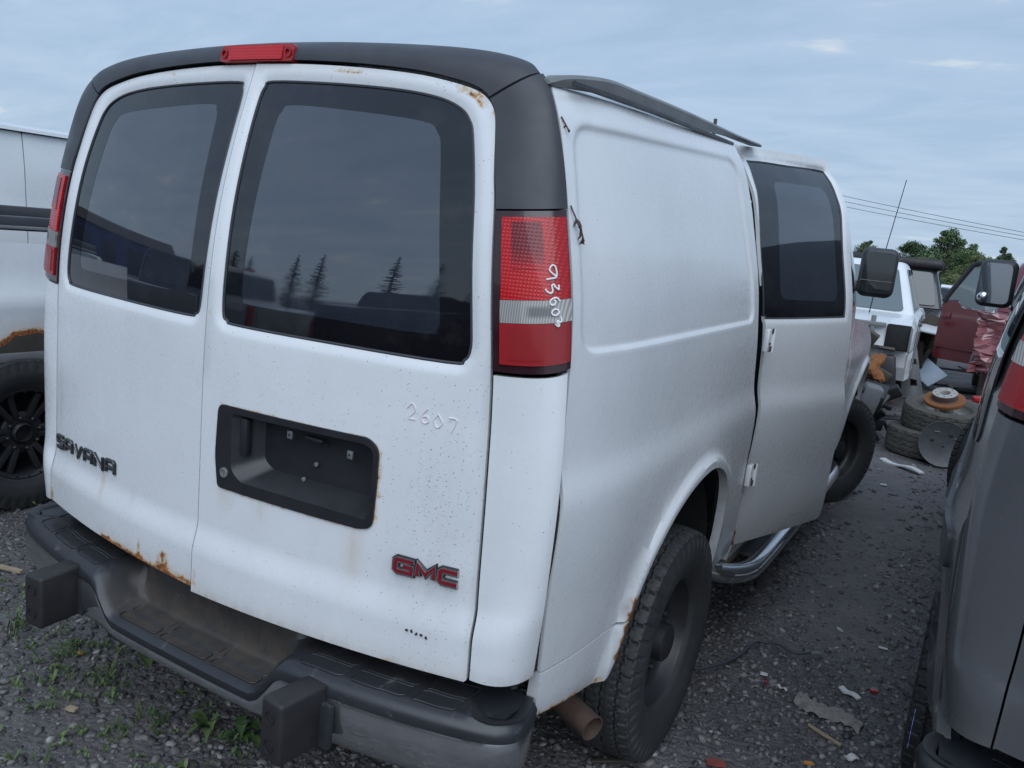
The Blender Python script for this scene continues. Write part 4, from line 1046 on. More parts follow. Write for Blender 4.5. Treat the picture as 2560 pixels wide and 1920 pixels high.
Geo().box((.80, .1, 1.410), (.07, 2.8, .066), .012).build('bed_rail', MT['trim'], TR)
Geo().box((.842, .1, 1.392), (.012, 2.8, .016), .004).build('rail_strip', MT['rail'], TR)
Geo().box((-.80, .1, 1.410), (.07, 2.8, .066), .012).build('bed_rail', MT['trim'], TR)
Geo().box((.74, .1, .90), (.04, 2.7, .27), .01).build('inner_panel', MT['frame'], TR)
Geo().box((.765, .05, .765), (.03, 2.0, .045), .005).build('frame_edge', MT['rail'], TR)
Geo().box((0, .1, .86), (1.4, 2.7, .10)).box((0, -.1, .55), (1.1, 3.6, .16)).box((0, 2.6, .62), (1.5, 2.6, .35)).build('chassis', MT['dark'], TR)
Geo().box((0, -1.34, 1.08), (1.60, .06, .58), .02).build('tailgate', MT['white2'], TR)
Geo().box((0, 2.3, 1.02), (1.62, 1.55, .78), .05).box((0, 3.75, .96), (1.62, 1.3, .50), .08).build('cab_body', MT['white2'], TR)
cabin(TR, 3.05, 1.52, 1.40, 1.92, 1.60, 1.30, -.45, -.10, MT['white2'], MT['carglass'], (.5,))
Geo().box((.80, .02, 1.050), (.012, .12, .035), .004, Matrix.Rotation(R(8), 3, 'X')).build('rust_flap', MT['rust'], TR)
for x_, y_ in ((.69, 0), (.69, 3.75), (-.69, 0), (-.69, 3.75)):
    w_ = wheel_objs('wheel', TR, (x_, y_, .38), 0 if x_ > 0 else math.pi); link('tyre', TYRE_TRUCK, w_); link('rim', RIM_ALLOY, w_)

# --- white box-sided van behind the pickup
BV = empty('cargo_van', (-5.55, 3.6, 0), 0, 'plain white cargo van with a door seam standing behind the rusty pickup', 'van')
for y0_, y1_, nm in ((-2.4, -1.50, 'rear_panel'), (-1.492, .3, 'side_panel'), (.308, 1.4, 'front_door')):
    def bs(P):
        z = P[:, 1]; x = np.interp(z, [.4, .9, 1.3, 1.39, 1.42, 1.7, 1.93, 2.0], [.92, .98, .97, .965, .955, .935, .90, .875]); return np.stack([x, P[:, 0], z], 1)
    panel(nm, roundpoly([(y0_, .45), (y1_, .45), (y1_, 1.952), (y0_, 1.952)], .01, 2), bs, MT['white2'], BV, sp=.08, depth=.03)
V = []
for y_ in (-2.4, 0, 1.5):
    for x_, z_ in ((-.95, 1.90), (-.90, 1.995), (-.5, 2.03), (0, 2.04), (.5, 2.03), (.88, 2.0), (.93, 1.985), (.935, 1.960), (.90, 1.958)): V.append((x_, y_, z_))
mesh('roof', V, [(j*9+i, j*9+i+1, (j+1)*9+i+1, (j+1)*9+i) for j in range(2) for i in range(8)], MT['white2'], BV)
Geo().box((-.02, -.4, 1.2), (1.8, 3.9, 1.5)).build('body_core', MT['dark'], BV)
Geo().box((-.03, 1.0, 1.0), (1.86, 1.0, 1.05), .1).box((-.02, 2.3, .85), (1.84, 1.3, .75), .12).build('front_end', MT['white2'], BV)
for x_, y_ in ((.82, -1.4), (.82, 2.2), (-.82, -1.4), (-.82, 2.2)): wheel(BV, (x_, y_, .37), 0 if x_ > 0 else math.pi)

# --- stripped white pickup ahead of the van (nose towards the camera)
WP = empty('stripped_pickup', (-.02, 9.6, 0), R(3), 'white pickup with its grille and headlights stripped out standing nose-on beyond the van', 'pickup')
wb = [(3.2, .60), (3.2, 1.12), (1.05, 1.14), (-.75, 1.15), (-1.1, 1.13), (-1.62, 1.10), (-1.66, .80)]
wb = [(3.1, .55), (3.15, 1.12), (1.0, 1.15), (-.5, 1.16), (-1.25, 1.13), (-1.60, 1.07), (-1.64, .82)]+archpts(-1.0, .45, .45)[::-1][:0]
wbody = [(3.1, .50), (3.15, 1.12), (1.0, 1.15), (-.5, 1.16), (-1.25, 1.13), (-1.58, 1.08), (-1.60, .84), (-1.46, .80), (-1.43, .62), (-1.30, .80), (-1.10, .88), (-.92, .84), (-.72, .70), (-.62, .50), (-.55, .38), (1.35, .38)]+[(1.42+.45*(1-math.cos(a)), .42+.42*math.sin(a)) for a in np.linspace(0.1, math.pi-.1, 8)]
prism('body', wbody, 1.86, MT['white2'], WP, bev=.05)
cabin(WP, -.62, 1.6, 1.14, 1.74, 1.74, 1.30, .62, .10, MT['white2'], MT['pane'], (.42,))
# gutted front: headlight opening, radiator support, engine parts
for sx in (1, -1): Geo().box((.78*sx, -1.602, .945), (.24, .03, .27), .02).build('headlight_opening', MT['dark'], WP)
Geo().box((.90, -1.628, .93), (.022, .02, .26), .004).box((.52, -1.63, .90), (.05, .03, .5), .01).box((-.5, -1.63, .90), (.05, .03, .5), .01).box((0, -1.63, 1.06), (1.3, .04, .05), .01).box((0, -1.63, .62), (1.3, .05, .07), .01).build('radiator_support', MT['rail'], WP)
Geo().box((0, -1.612, .86), (.98, .03, .40)).build('radiator', MT['frame'], WP)
rg = random.Random(11); ge = Geo()
for i in range(26): ge.box((rg.uniform(-.1, .72), -1.66-rg.uniform(0, .22), rg.uniform(.35, 1.1)), (rg.uniform(.05, .22), rg.uniform(.03, .1), rg.uniform(.03, .18)), .01, Matrix.Rotation(rg.uniform(-.6, .6), 3, 'Y') @ Matrix.Rotation(rg.uniform(-.6, .6), 3, 'X'))
ge.build('engine_parts', MT['frame'], WP)
Geo().box((.72, -1.58, .52), (.22, .10, .46), .04, Matrix.Rotation(R(-9), 3, 'Y')).build('wheel_liner', MT['steelb'], WP)
Geo().tube(spline([(.30, -1.8, 1.02), (.42, -1.86, .9), (.5, -1.8, .74), (.62, -1.86, .62)], 5), .012, 6).tube(spline([(.1, -1.8, .98), (.36, -1.9, 1.0), (.52, -1.84, .95)], 5), .010, 6).build('hose', MT['rubber'], WP)
Geo().box((.945, -.05, 1.02), (.03, .14, .03), .008).box((.945, .95, 1.02), (.03, .14, .03), .008).build('door_handle', MT['trim'], WP)
Geo().box((.932, .42, .80), (.006, .012, .66)).box((.932, -.62, .80), (.006, .012, .62)).build('door_seam', MT['dark'], WP)
for x_, y_ in ((-.78, -1.0), (.78, 1.85), (-.78, 1.85)): wheel(WP, (x_, y_, .36), 0 if x_ > 0 else math.pi, TYRE_OLD)
Geo().tube([(.42, -1.0, 1.12), (.47, -1.02, 1.80), (.555, -1.05, 2.60)], [.006, .005, .004], 6).build('antenna', MT['dark'], WP)

# --- black vehicle with a raised soft cover behind it
def suv(name, loc, rz, mat, label, cat, L_=4.4, W_=1.8, zb=1.02, zt=1.66, rf=.75, rb2=.25, gl='carglass', sc=1.0, group=None, pil=(.36, .66)):
    o = empty(name, loc, rz, label, cat, group); h = L_/2
    bd = [(h, .45), (h, zb), (.3*h, zb+.02), (-.38*h, zb), (-.9*h, zb-.10), (-h, zb-.22), (-h, .40), (-.78*h, .35)]
    a1 = archpts(-.60*h, .40, .36); a2 = archpts(.60*h, .40, .36)
    out = [(h, .42), (h, zb), (.3*h, zb+.02), (-.38*h, zb), (-.9*h, zb-.10), (-h, zb-.24), (-h, .40)]+a1[::-1]+a2[::-1]
    prism('body', out, W_, mat, o, bev=.07)
    cabin(o, -.42*h, h*.88, zb, zt, W_*.93, W_*.72, rf, rb2, mat, MT[gl], pil)
    for sx in (1, -1):
        Geo().box((sx*W_*.34, -h+.02, zb-.32), (.30, .08, .14), .03).build('headlight', MT['clearlens'], o)
        Geo().box((sx*W_*.42, h-.02, zb-.16), (.14, .07, .34), .03).build('tail_light', MT['redplain'], o)
        for y_ in (-.60*h, .60*h): wheel(o, (sx*(W_/2-.12), y_, .36), 0 if sx > 0 else math.pi, TYRE_OLD, edge=False)
        Geo().box((sx*(W_/2+.08), -.36*h, zb+.06), (.16, .08, .12), .03).build('mirror', MT['trim'], o)
    Geo().box((0, -h-.01, .47), (W_*.92, .12, .20), .04).box((0, h+.01, .47), (W_*.92, .12, .20), .04).build('bumper', MT['trim'], o)
    return o
BS = suv('black_suv', (.02, 14.6, 0), R(3), MT['blackp'], 'black sport utility vehicle right behind the stripped white pickup', 'car', 4.4, 1.84, 1.1, 1.76, .5, .18)
V, F = boxm((1.50, 2.1, .17), .07, 3); mesh('roof_cover', [(v.x, v.y+.55, v.z+1.83-.02*(v.y)**2) for v in V], F, MT['guard'], BS)
# loose white hood panel leaning on it
hp = Geo(); V, F = boxm((.85, .9, .03), .012); hp.add([(v.x, v.y, v.z-.10*(v.x/.42)**2) for v in V], F); o = hp.build('loose_hood', MT['white2']); o.location = (.60, 12.05, 1.02); o.rotation_euler = (R(10), R(6), R(10))
tag(o, 'white bonnet panel lying loose behind the stripped pickup', 'bonnet')
jg = Geo(); rg = random.Random(21)
for i in range(16): jg.box((rg.uniform(.55, .98), rg.uniform(11.9, 12.3), rg.uniform(.25, .95)), (rg.uniform(.05, .2), rg.uniform(.05, .2), rg.uniform(.08, .4)), .012, Matrix.Rotation(rg.uniform(-.5, .5), 3, 'Y'))
o = jg.build('engine_block', MT['frame']); tag(o, 'dirty jumble of engine parts under the loose white bonnet', 'engine')

# --- maroon pickup with its passenger door swung open
MP = empty('maroon_pickup', (2.55, 11.3, 0), R(2), 'maroon pickup with an open door and a crushed front wing', 'pickup')
mb = [(3.4, .55), (3.4, 1.25), (1.1, 1.27), (-.55, 1.28), (-1.5, 1.20), (-1.62, .62), (-1.55, .58)]+archpts(-1.05, .45, .40)[::-1]+[(1.4, .42)]+archpts(1.95, .45, .40)[::-1]
prism('body', mb, 1.95, MT['maroon'], MP, bev=.06)
cabin(MP, -.72, 1.1, 1.27, 1.92, 1.82, 1.42, .62, .06, MT['maroon'], MT['pane'], (.55,))
for x_, y_ in ((.82, -1.05), (.82, 1.95), (-.82, -1.05), (-.82, 1.95)): wheel(MP, (x_, y_, .37), 0 if x_ > 0 else math.pi, TYRE_OLD, edge=False)
# door, hinged at its front edge and swung out towards the camera's left
a_ = R(28)                                            # door plane direction
hx, hy = -.98, -.62
dn = np.array((-math.cos(a_), math.sin(a_)))         # along the door, away from the hinge
nn_ = np.array((-math.sin(a_), -math.cos(a_)))       # outer face normal
def mds(P):
    u, z = P[:, 0], P[:, 1]; of_ = .012*np.sin((z-.5)*3.2)-.05*sst(z, 1.30, 2.0)-.010*(1-sst(z, .70, .725))
    XY = np.array((hx, hy))+u[:, None]*dn+of_[:, None]*nn_; return np.stack([XY[:, 0], XY[:, 1], z], 1)
DWD = .62
dpo = roundpoly([(.0, .55), (DWD, .55), (DWD-.01, .75), (DWD-.02, 1.31), (.40, 1.325), (.34, 1.25), (.0, 1.24)], [.03, .06, .02, .03, .02, .03, .02], 3)
md = panel('open_door', dpo, mds, MT['maroon'], MP, sp=.03, depth=.07, flip=True, attr={'grime_shade': lambda P: .06+0*P[:, 0]})
fr = [mds(np.array([p]))[0] for p in ((DWD-.03, 1.30), (DWD-.10, 1.45), (.34, 1.80), (.28, 1.84), (.10, 1.84))]
Geo().tube(fr, .035, 8).build('window_frame', MT['steelb'], md)
gp_ = np.array([(DWD-.06, 1.33), (.40, 1.345), (.34, 1.27), (.05, 1.26), (.12, 1.80), (.33, 1.78)]); panel('window', gp_, mds, MT['pane'], md, sp=.06, depth=.004)
Geo().box(Vector(mds(np.array([(DWD-.11, 1.13)]))[0])+Vector((nn_[0]*.012, nn_[1]*.012, 0)), (.10, .03, .085), .012, Matrix.Rotation(-a_, 3, 'Z')).build('door_handle', MT['maroon'], md)
Geo().box(Vector(mds(np.array([(.30, .715)]))[0])+Vector((nn_[0]*.006, nn_[1]*.006, 0)), (.60, .015, .022), .004, Matrix.Rotation(-a_, 3, 'Z')).build('side_moulding', MT['maroon'], md)
# crushed wing: crumpled sheet with a silver strut
rg = np.random.default_rng(5); n_ = 22; V = []
for j in range(n_):
    for i in range(9):
        V.append(np.array((-1.10+.105*i*(.75+.25*j/(n_-1))+rg.normal(0, .018), -1.90+.03*i+.07*math.sin(i*1.3+j*.45)+rg.normal(0, .016), .58+.72*j/(n_-1)+rg.normal(0, .012)-.02*i*(j == n_-1))))
cr = mesh('crushed_wing', V, [(j*9+i, j*9+i+1, (j+1)*9+i+1, (j+1)*9+i) for j in range(n_-1) for i in range(8)], paint('torn_maroon_paint', (.24, .085, .095), .16, dirt=.2, coat=.9), MP, smooth=False)
p0 = mds(np.array([(.10, .60)]))[0]; p1 = mds(np.array([(.0, 1.02)]))[0]; Geo().tube([p0+np.array((0, -.12, 0)), p1+np.array((0, -.12, 0))], .022, 8).build('silver_strut', MT['greymetal'], MP)
wsu = lambda Q: (mds(np.array(Q))+np.array((nn_[0], nn_[1], 0))*.004, np.tile((nn_[0], nn_[1], 0.), (len(Q), 1)))
g = Geo()
for pth in ([(.11, 1.10), (.09, 1.13), (.07, 1.11), (.09, 1.09), (.06, 1.08)], [(.05, 1.13), (.02, 1.09)], [(.02, 1.13), (.05, 1.09)]): g.add(*stroke(pth, .010, wsu, .002))
g.build('marker_writing', MT['pen'], md)

# --- far vehicles
hb = suv('hatchback', (1.9, 22.5, 0), R(8), MT['blackp'], 'black car with its bonnet raised in the far row', 'car', 4.2, 1.75, .95, 1.45, .7, .5)
V, F = boxm((1.45, 1.05, .04), .015, 2); mh = Matrix.Translation((0, -1.45, 1.32)) @ Matrix.Rotation(R(-52), 4, 'X'); mesh('raised_bonnet', [mh @ Vector((v.x*(1-.15*(v.y < 0)), v.y, v.z-.06*(v.x/.7)**2)) for v in V], F, MT['blackp'], hb)
suv('white_hatchback', (.15, 25.0, 0), R(20), MT['white2'], 'small white car far behind, between the black vehicles', 'car', 4.0, 1.7, .92, 1.42, .8, .5)
suv('silver_car', (.75, 33.0, 0), R(-10), MT['silver'], 'pale silver car in the farthest row under the trees', 'car', 4.2, 1.72, .92, 1.42, .8, .5)
suv('dark_estate_car', (.95, 19.2, 0), R(60), MT['blackp'], 'dark car parked crosswise in front of the far white car', 'car', 4.2, 1.72, .90, 1.40, .8, .3)
suv('white_estate_car', (-2.4, 30, 0), R(14), MT['white2'], 'white estate car far off behind the stripped pickup', 'car', 4.4, 1.76, .94, 1.5, .8, .3)

# ================================================================ behind the camera (seen in the van's windows)
def pickup(name, loc, rz, mat, label, zb=1.15, group=None):
    o = empty(name, loc, rz, label, 'pickup', group)
    out = [(2.7, .50), (2.7, zb), (.9, zb), (-.9, zb), (-2.4, zb-.05), (-2.65, .9), (-2.65, .45)]+archpts(-1.75, .46, .40)[::-1]+archpts(1.75, .46, .40)[::-1]
    prism('body', out, 1.92, mat, o, bev=.06)
    cabin(o, -1.05, 1.0, zb, 1.86, 1.78, 1.40, .60, .10, mat, MT['carglass'], (.6,))
    Geo().box((0, 2.71, .86), (1.5, .02, .46), .01).build('tailgate', mat, o)
    Geo().box((0, 2.78, .52), (1.8, .14, .18), .03).build('bumper', MT['trim'], o)
    Geo().box((0, .88, 1.86), (.26, .06, .04), .01).build('brake_light', MT['redplain'], o)
    for sx in (1, -1):
        Geo().box((sx*.89, 2.70, .92), (.14, .05, .40), .015).build('tail_light', MT['redplain'], o)
        for y_ in (-1.75, 1.75): wheel(o, (sx*.84, y_, .37), 0 if sx > 0 else math.pi, TYRE_OLD, edge=False)
    return o
pickup('silver_pickup', (-5.66, -5.2, 0), R(-73.7), MT['silver'], 'silver extended-cab pickup mirrored in the right rear window of the van')
pickup('dark_pickup', (.55, -4.75, 0), R(71.5), MT['blackp'], 'dark pickup mirrored low in the right rear window of the van', 1.36)
suv('dark_minivan', (-1.6, -8.3, 0), R(75), MT['blackp'], 'dark minivan mirrored above the dark pickup in the right rear window', 'car', 4.7, 1.9, 1.05, 1.78, .9, .2)
suv('black_minivan', (-8.6, -5.5, 0), R(-48), MT['blackp'], 'black minivan mirrored in the left rear window of the van', 'car', 4.7, 1.9, 1.05, 1.86, .9, .2)
LT = Geo().box((0, 0, .55), (1.35, .05, .5), .02).build('loose_tailgate', MT['silver']); LT.location = (-4.5, -2.45, .38); LT.rotation_euler = (R(-8), 0, R(-49)); tag(LT, 'silver tailgate standing on a box, mirrored low in the left rear window', 'tailgate')
o = Geo().box((0, 0, .30), (1.1, .4, .60), .03).build('crate', MT['frame']); o.location = (-4.52, -2.47, 0); o.rotation_euler = (0, 0, R(-49)); tag(o, 'dark crate carrying the silver tailgate', 'crate')
SH = empty('metal_shed', (-42, -16, 0), R(-66), 'long dark metal shed mirrored in the left rear window of the van', 'shed')
Geo().box((0, 0, 1.7), (16, 9, 3.4), .03).build('wall', MT['blue'], SH)
mesh('roof', [(-8.3, -4.8, 3.4), (8.3, -4.8, 3.4), (8.3, 4.8, 3.4), (-8.3, 4.8, 3.4), (-8.3, 0, 4.7), (8.3, 0, 4.7)], [(0, 1, 5, 4), (3, 2, 5, 4), (0, 4, 3), (1, 2, 5)], MT['frame'], SH, smooth=False)
for x_ in (-5, -1, 3): Geo().box((x_, 4.53, 1.3), (2.2, .06, 2.6), .02).build('door', MT['steelb'], SH)
# ================================================================ ground
def ground_mat():
    m, t, p = newmat('wet_gravel_dirt')
    big = noise(t, .9, 6, .62); mid = noise(t, 6, 6, .62); fine = noise(t, 90, 5, .7)
    c = mixc(t, ramp(t, big, [(.35, 0), (.65, 1)]), (.072, .064, .066), (.172, .156, .156))
    c = mixc(t, ramp(t, mid, [(.4, 0), (.75, .7)]), c, (.047, .041, .042))
    vo = nd(t, 'ShaderNodeTexVoronoi', i_Scale=46.0); tcn = nd(t, 'ShaderNodeTexCoord'); L(t, tcn.outputs['Object'], vo.inputs['Vector'])
    sx = nd(t, 'ShaderNodeSeparateXYZ'); L(t, vo.outputs['Color'], sx.inputs[0])
    c = mixc(t, mth(t, 'MULTIPLY', sx.outputs[0], .55), c, (.17, .165, .168))
    c = mixc(t, ramp(t, fine, [(.5, 0), (.8, .5)]), c, (.026, .024, .026))
    L(t, c, p.inputs['Base Color'])
    L(t, ramp(t, big, [(.38, .34), (.6, .85)]), p.inputs['Roughness'])
    h = mth(t, 'ADD', mth(t, 'MULTIPLY', vo.outputs['Distance'], -1.0), mth(t, 'MULTIPLY', fine, .9)); h = mth(t, 'ADD', h, mth(t, 'MULTIPLY', mid, .8))
    bump(t, p, h, .9, .012)
    return m
def axis(lo, hi, step, far):
    a = np.arange(lo, hi+1e-6, step); ext = [step]; 
    o1, o2 = [], []; x = hi; s = step
    while x < far: s *= 1.35; x += s; o1.append(x)
    x = lo; s = step
    while x > -far: s *= 1.35; x -= s; o2.append(x)
    return np.array(o2[::-1]+list(a)+o1)
gx = axis(-3.2, 3.2, .05, 600); gy = axis(-1.6, 9, .05, 600)
X, Y = np.meshgrid(gx, gy)
def gz(x, y):
    z = .012*np.sin(1.7*x+.6*y+.5)*np.sin(1.1*y-.8*x)+.007*np.sin(5.3*x+2.1*y)*np.sin(4.1*y-1.3*x)+.004*np.sin(13*x-5*y)*np.sin(11*y+3*x)
    return (z-.006)*np.exp(-((np.abs(x)/14)**4+(np.abs(y)/25)**4))
Z = gz(X, Y)
nx_, ny_ = len(gx), len(gy)
idx = np.arange(nx_*ny_).reshape(ny_, nx_)
F = np.stack([idx[:-1, :-1], idx[:-1, 1:], idx[1:, 1:], idx[1:, :-1]], -1).reshape(-1, 4)
gm_ = ground_mat()
tag(mesh('ground', np.stack([X, Y, Z], -1).reshape(-1, 3), F.tolist(), gm_), kind='structure')

# ---- loose stones: real geometry in one mass
def stones(name, N, xr, yr_, smin, smax, label, seed, power=2.2, mask=None, mat=None, flat=.55):
    g = np.random.default_rng(seed)
    ph = (1+5**.5)/2
    ico = np.array([(-1, ph, 0), (1, ph, 0), (-1, -ph, 0), (1, -ph, 0), (0, -1, ph), (0, 1, ph), (0, -1, -ph), (0, 1, -ph), (ph, 0, -1), (ph, 0, 1), (-ph, 0, -1), (-ph, 0, 1)])/1.9
    fi = np.array([(0, 11, 5), (0, 5, 1), (0, 1, 7), (0, 7, 10), (0, 10, 11), (1, 5, 9), (5, 11, 4), (11, 10, 2), (10, 7, 6), (7, 1, 8), (3, 9, 4), (3, 4, 2), (3, 2, 6), (3, 6, 8), (3, 8, 9), (4, 9, 5), (2, 4, 11), (6, 2, 10), (8, 6, 7), (9, 8, 1)])
    x = g.uniform(*xr, N); y = g.uniform(*yr_, N)
    if mask is not None:
        k = mask(x, y, g); x, y = x[k], y[k]
    N = len(x)
    s = smin+(smax-smin)*g.random(N)**power
    sc = s[:, None]*np.stack([g.uniform(.7, 1.3, N), g.uniform(.55, 1.0, N), g.uniform(.3, .8, N)*flat*1.5], 1)
    a = g.uniform(0, 2*np.pi, N); ca, sa = np.cos(a), np.sin(a); tl_ = g.normal(0, .35, N)
    P = ico[None]*(1+g.uniform(-.38, .34, (N, 12, 1)))*sc[:, None]
    ct, st = np.cos(tl_), np.sin(tl_); P = np.stack([P[..., 0]*ct[:, None]-P[..., 2]*st[:, None], P[..., 1], P[..., 0]*st[:, None]+P[..., 2]*ct[:, None]], -1)
    P = np.stack([P[..., 0]*ca[:, None]-P[..., 1]*sa[:, None]+x[:, None], P[..., 0]*sa[:, None]+P[..., 1]*ca[:, None]+y[:, None], P[..., 2]+(gz(x, y)+sc[:, 2]*.25)[:, None]], -1)
    V = P.reshape(-1, 3).astype(np.float32); Fc = (fi[None]+12*np.arange(N)[:, None, None]).reshape(-1, 3).astype(np.int32)
    me = bpy.data.meshes.new(name); me.vertices.add(len(V)); me.vertices.foreach_set('co', V.ravel()); me.loops.add(Fc.size); me.loops.foreach_set('vertex_index', Fc.ravel())
    me.polygons.add(len(Fc)); me.polygons.foreach_set('loop_start', np.arange(0, Fc.size, 3, dtype=np.int32)); me.polygons.foreach_set('loop_total', np.full(len(Fc), 3, np.int32)); me.update(); me.validate()
    at = me.attributes.new('tone', 'FLOAT', 'POINT'); at.data.foreach_set('value', np.repeat(g.random(N), 12).astype(np.float32))
    me.materials.append(mat); o = bpy.data.objects.new(name, me); COL.objects.link(o); tag(o, label, 'gravel', kind='stuff'); return o
def stone_mat():
    m, t, p = newmat('stone')
    r = nd(t, 'ShaderNodeValToRGB'); L(t, attrn(t, 'tone'), r.inputs[0]); el = r.color_ramp.elements
    for q, c in ((.35, (.085, .082, .085)), (.62, (.135, .130, .134)), (.80, (.16, .145, .135)), (.95, (.20, .195, .195)), (.99, (.28, .27, .26))): e_ = el.new(q); e_.color = (*c, 1)
    el[0].color = (.045, .043, .045, 1); el[-1].color = (.34, .33, .32, 1)
    n = ramp(t, noise(t, 70, 4), [(.3, .7), (.7, 1.2)]); L(t, mixc(t, 1.0, r.outputs[0], n, 'MULTIPLY'), p.inputs['Base Color'])
    L(t, ramp(t, noise(t, 8, 3), [(.35, .45), (.65, .85)]), p.inputs['Roughness']); bump(t, p, noise(t, 220, 3), .3, .001)
    return m
SMAT = stone_mat()
def nearmask(x, y, g):
    # packed damp tracks between the vans carry fewer stones
    tr = np.exp(-((x-1.25-.08*np.sin(y))/.22)**2)*np.clip((y-1.6)/1.0, 0, 1)
    cl = .5+.5*np.sin(3.1*x+1.3*y)*np.sin(2.3*y-1.7*x+1)
    d = np.hypot(x-1.66, y+1.35)
    return (g.random(len(x)) < (1-.8*tr)*(.45+.55*cl)*np.clip(1.35-d/9, .25, 1))
stones('gravel', 112000, (-3.0, 2.1), (-.6, 4.0), .0032, .019, 'grey crushed stone scattered over the dirt', 1, 3.0, nearmask, SMAT)
stones('coarse_gravel', 15000, (-.2, 2.6), (4.0, 14), .007, .026, 'coarser grey stones on the track farther back', 2, 2.6, nearmask, SMAT)
stones('gravel_lumps', 1500, (-2.6, 2.1), (-.5, 4.5), .013, .026, 'larger pale and brown lumps among the gravel', 3, 2.0, nearmask, SMAT)

# ---- weeds
def leaf_mat(name, c1, c2):
    m, t, p = newmat(name); L(t, mixc(t, ramp(t, noise(t, 22, 3), [(.3, 0), (.7, 1)]), c1, c2), p.inputs['Base Color']); p.inputs['Roughness'].default_value = .5
    p.inputs['Subsurface Weight'].default_value = 0.0; p.inputs['Transmission Weight'].default_value = 0.0
    return m
LEAF = leaf_mat('weed_leaf', (.050, .088, .030), (.115, .165, .055)); LEAF2 = leaf_mat('dark_weed_leaf', (.040, .085, .028), (.07, .13, .035))
def leaf(g, b, az, ln, wd, lift, rg, droop=1.0, n=5, wave=0):
    d = Vector((math.cos(az), math.sin(az), 0)); s = Vector((-d.y, d.x, 0)); V = []; F = []
    for i in range(n+1):
        f_ = i/n; h = lift*math.sin(min(1, f_*1.25)*math.pi*.62)*ln-droop*.25*ln*f_*f_
        w = wd*math.sin(math.pi*(f_**.8*.93+.05))*(1+wave*(1 if i % 2 else -1)); p = Vector(b)+d*ln*f_*math.cos(lift*.6)+Vector((0, 0, h+.004))
        V += [p-s*w/2+Vector((0, 0, w*.16)), p, p+s*w/2+Vector((0, 0, w*.16))]
    for i in range(n):
        for k in (0, 1): F.append((i*3+k, i*3+k+1, i*3+k+4, i*3+k+3))
    g.add(V, F)
def weed(g, x, y, rg, ln, n, kind):
    z = float(gz(np.array(x), np.array(y)))
    if kind == 0:      # rosette
        for i in range(n): leaf(g, (x, y, z), rg.uniform(0, 6.28), ln*rg.uniform(.6, 1.1), ln*rg.uniform(.22, .34), rg.uniform(.3, .9), rg, wave=.22)
    elif kind == 1:    # upright little stems with small leaves
        for i in range(max(2, n//3)):
            a = rg.uniform(0, 6.28); tip = Vector((x+math.cos(a)*ln*.5, y+math.sin(a)*ln*.5, z+ln*rg.uniform(.4, 1))); g.tube([(x, y, z), tip], [.0016, .0008], 4)
            for k in range(6):
                p = Vector((x, y, z)).lerp(tip, .2+.13*k); leaf(g, p, rg.uniform(0, 6.28), ln*rg.uniform(.2, .36), ln*.13, .4, rg, n=3)
    else:              # grass blades
        for i in range(n): leaf(g, (x+rg.uniform(-.02, .02), y+rg.uniform(-.02, .02), z), rg.uniform(0, 6.28), ln*rg.uniform(.5, 1.2), .004+.003*rg.random(), rg.uniform(.8, 1.6), rg, n=4)
k_ = 2560/2212
CAMP = np.array((1.664, -1.347, 1.604)); _r, _u, _f = np.array(r2), np.array(u2), np.array(fw)
def gpt(px, py):      # ground point measured in the photograph (2212-wide copy)
    d = _f+_r*(px*k_-1280)/2040-_u*(py*k_-960)/2040; t = -CAMP[2]/d[2]; q = CAMP+t*d; return float(q[0]), float(q[1])
rg = random.Random(31); cover = Geo()
for i in range(200):
    px, py = rg.uniform(-40, 560), rg.uniform(1230, 1700)
    if rg.random() < .35: px, py = rg.gauss(150, 90), rg.gauss(1400, 70)
    x, y = gpt(px, py)
    if y > .35 and x > -1.2: continue
    if x < -3 or y < -.9: continue
    weed(cover, x, y, rg, rg.uniform(.016, .045), rg.randrange(4, 7), rg.choice((0, 0, 0, 1, 1, 1, 2)))
for i in range(70):
    x, y = rg.uniform(-2.6, -1.1), rg.uniform(.2, 2.0); weed(cover, x, y, rg, rg.uniform(.03, .08), 7, rg.choice((0, 1, 2)))
o = cover.build('weed_cover', LEAF); tag(o, 'low sprinkle of small weeds in the gravel left of the bumper', 'weeds', kind='stuff')
def plant(name, px, py, ln, n, kind, mat, label):
    g = Geo(); x, y = gpt(px, py); weed(g, 0, 0, rg, ln, n, kind); o = g.build(name, mat); o.location = (x, y, float(gz(np.array(x), np.array(y)))); tag(o, label, 'weed'); return o
plant('dock_leaf', 318, 1432, .13, 4, 0, LEAF, 'pale broad-leaved weed hanging below the bumper step')
plant('broadleaf_weed', 520, 1590, .10, 8, 0, LEAF2, 'dark broadleaf weed at the foot of the right bumper guard')
plant('dandelion_weed', 452, 1570, .085, 9, 0, LEAF, 'toothed green rosette left of the weed by the right guard')
plant('clover_weed', 262, 1570, .06, 8, 1, LEAF, 'small bright leafy weed in the gravel between the two bumper guards')
plant('mallow_weed', 345, 1560, .07, 9, 1, LEAF2, 'taller leafy weed in the gravel under the middle of the bumper')
plant('chickweed', 130, 1420, .085, 14, 1, LEAF, 'spreading green weed patch below the left bumper guard')
plant('grass_tuft', 30, 1370, .09, 16, 2, LEAF, 'tuft of grass at the left edge near the bumper guard')
plant('sapling_weed', 1925, 800, .55, 26, 1, LEAF2, 'leafy green weed growing under the stripped white pickup')

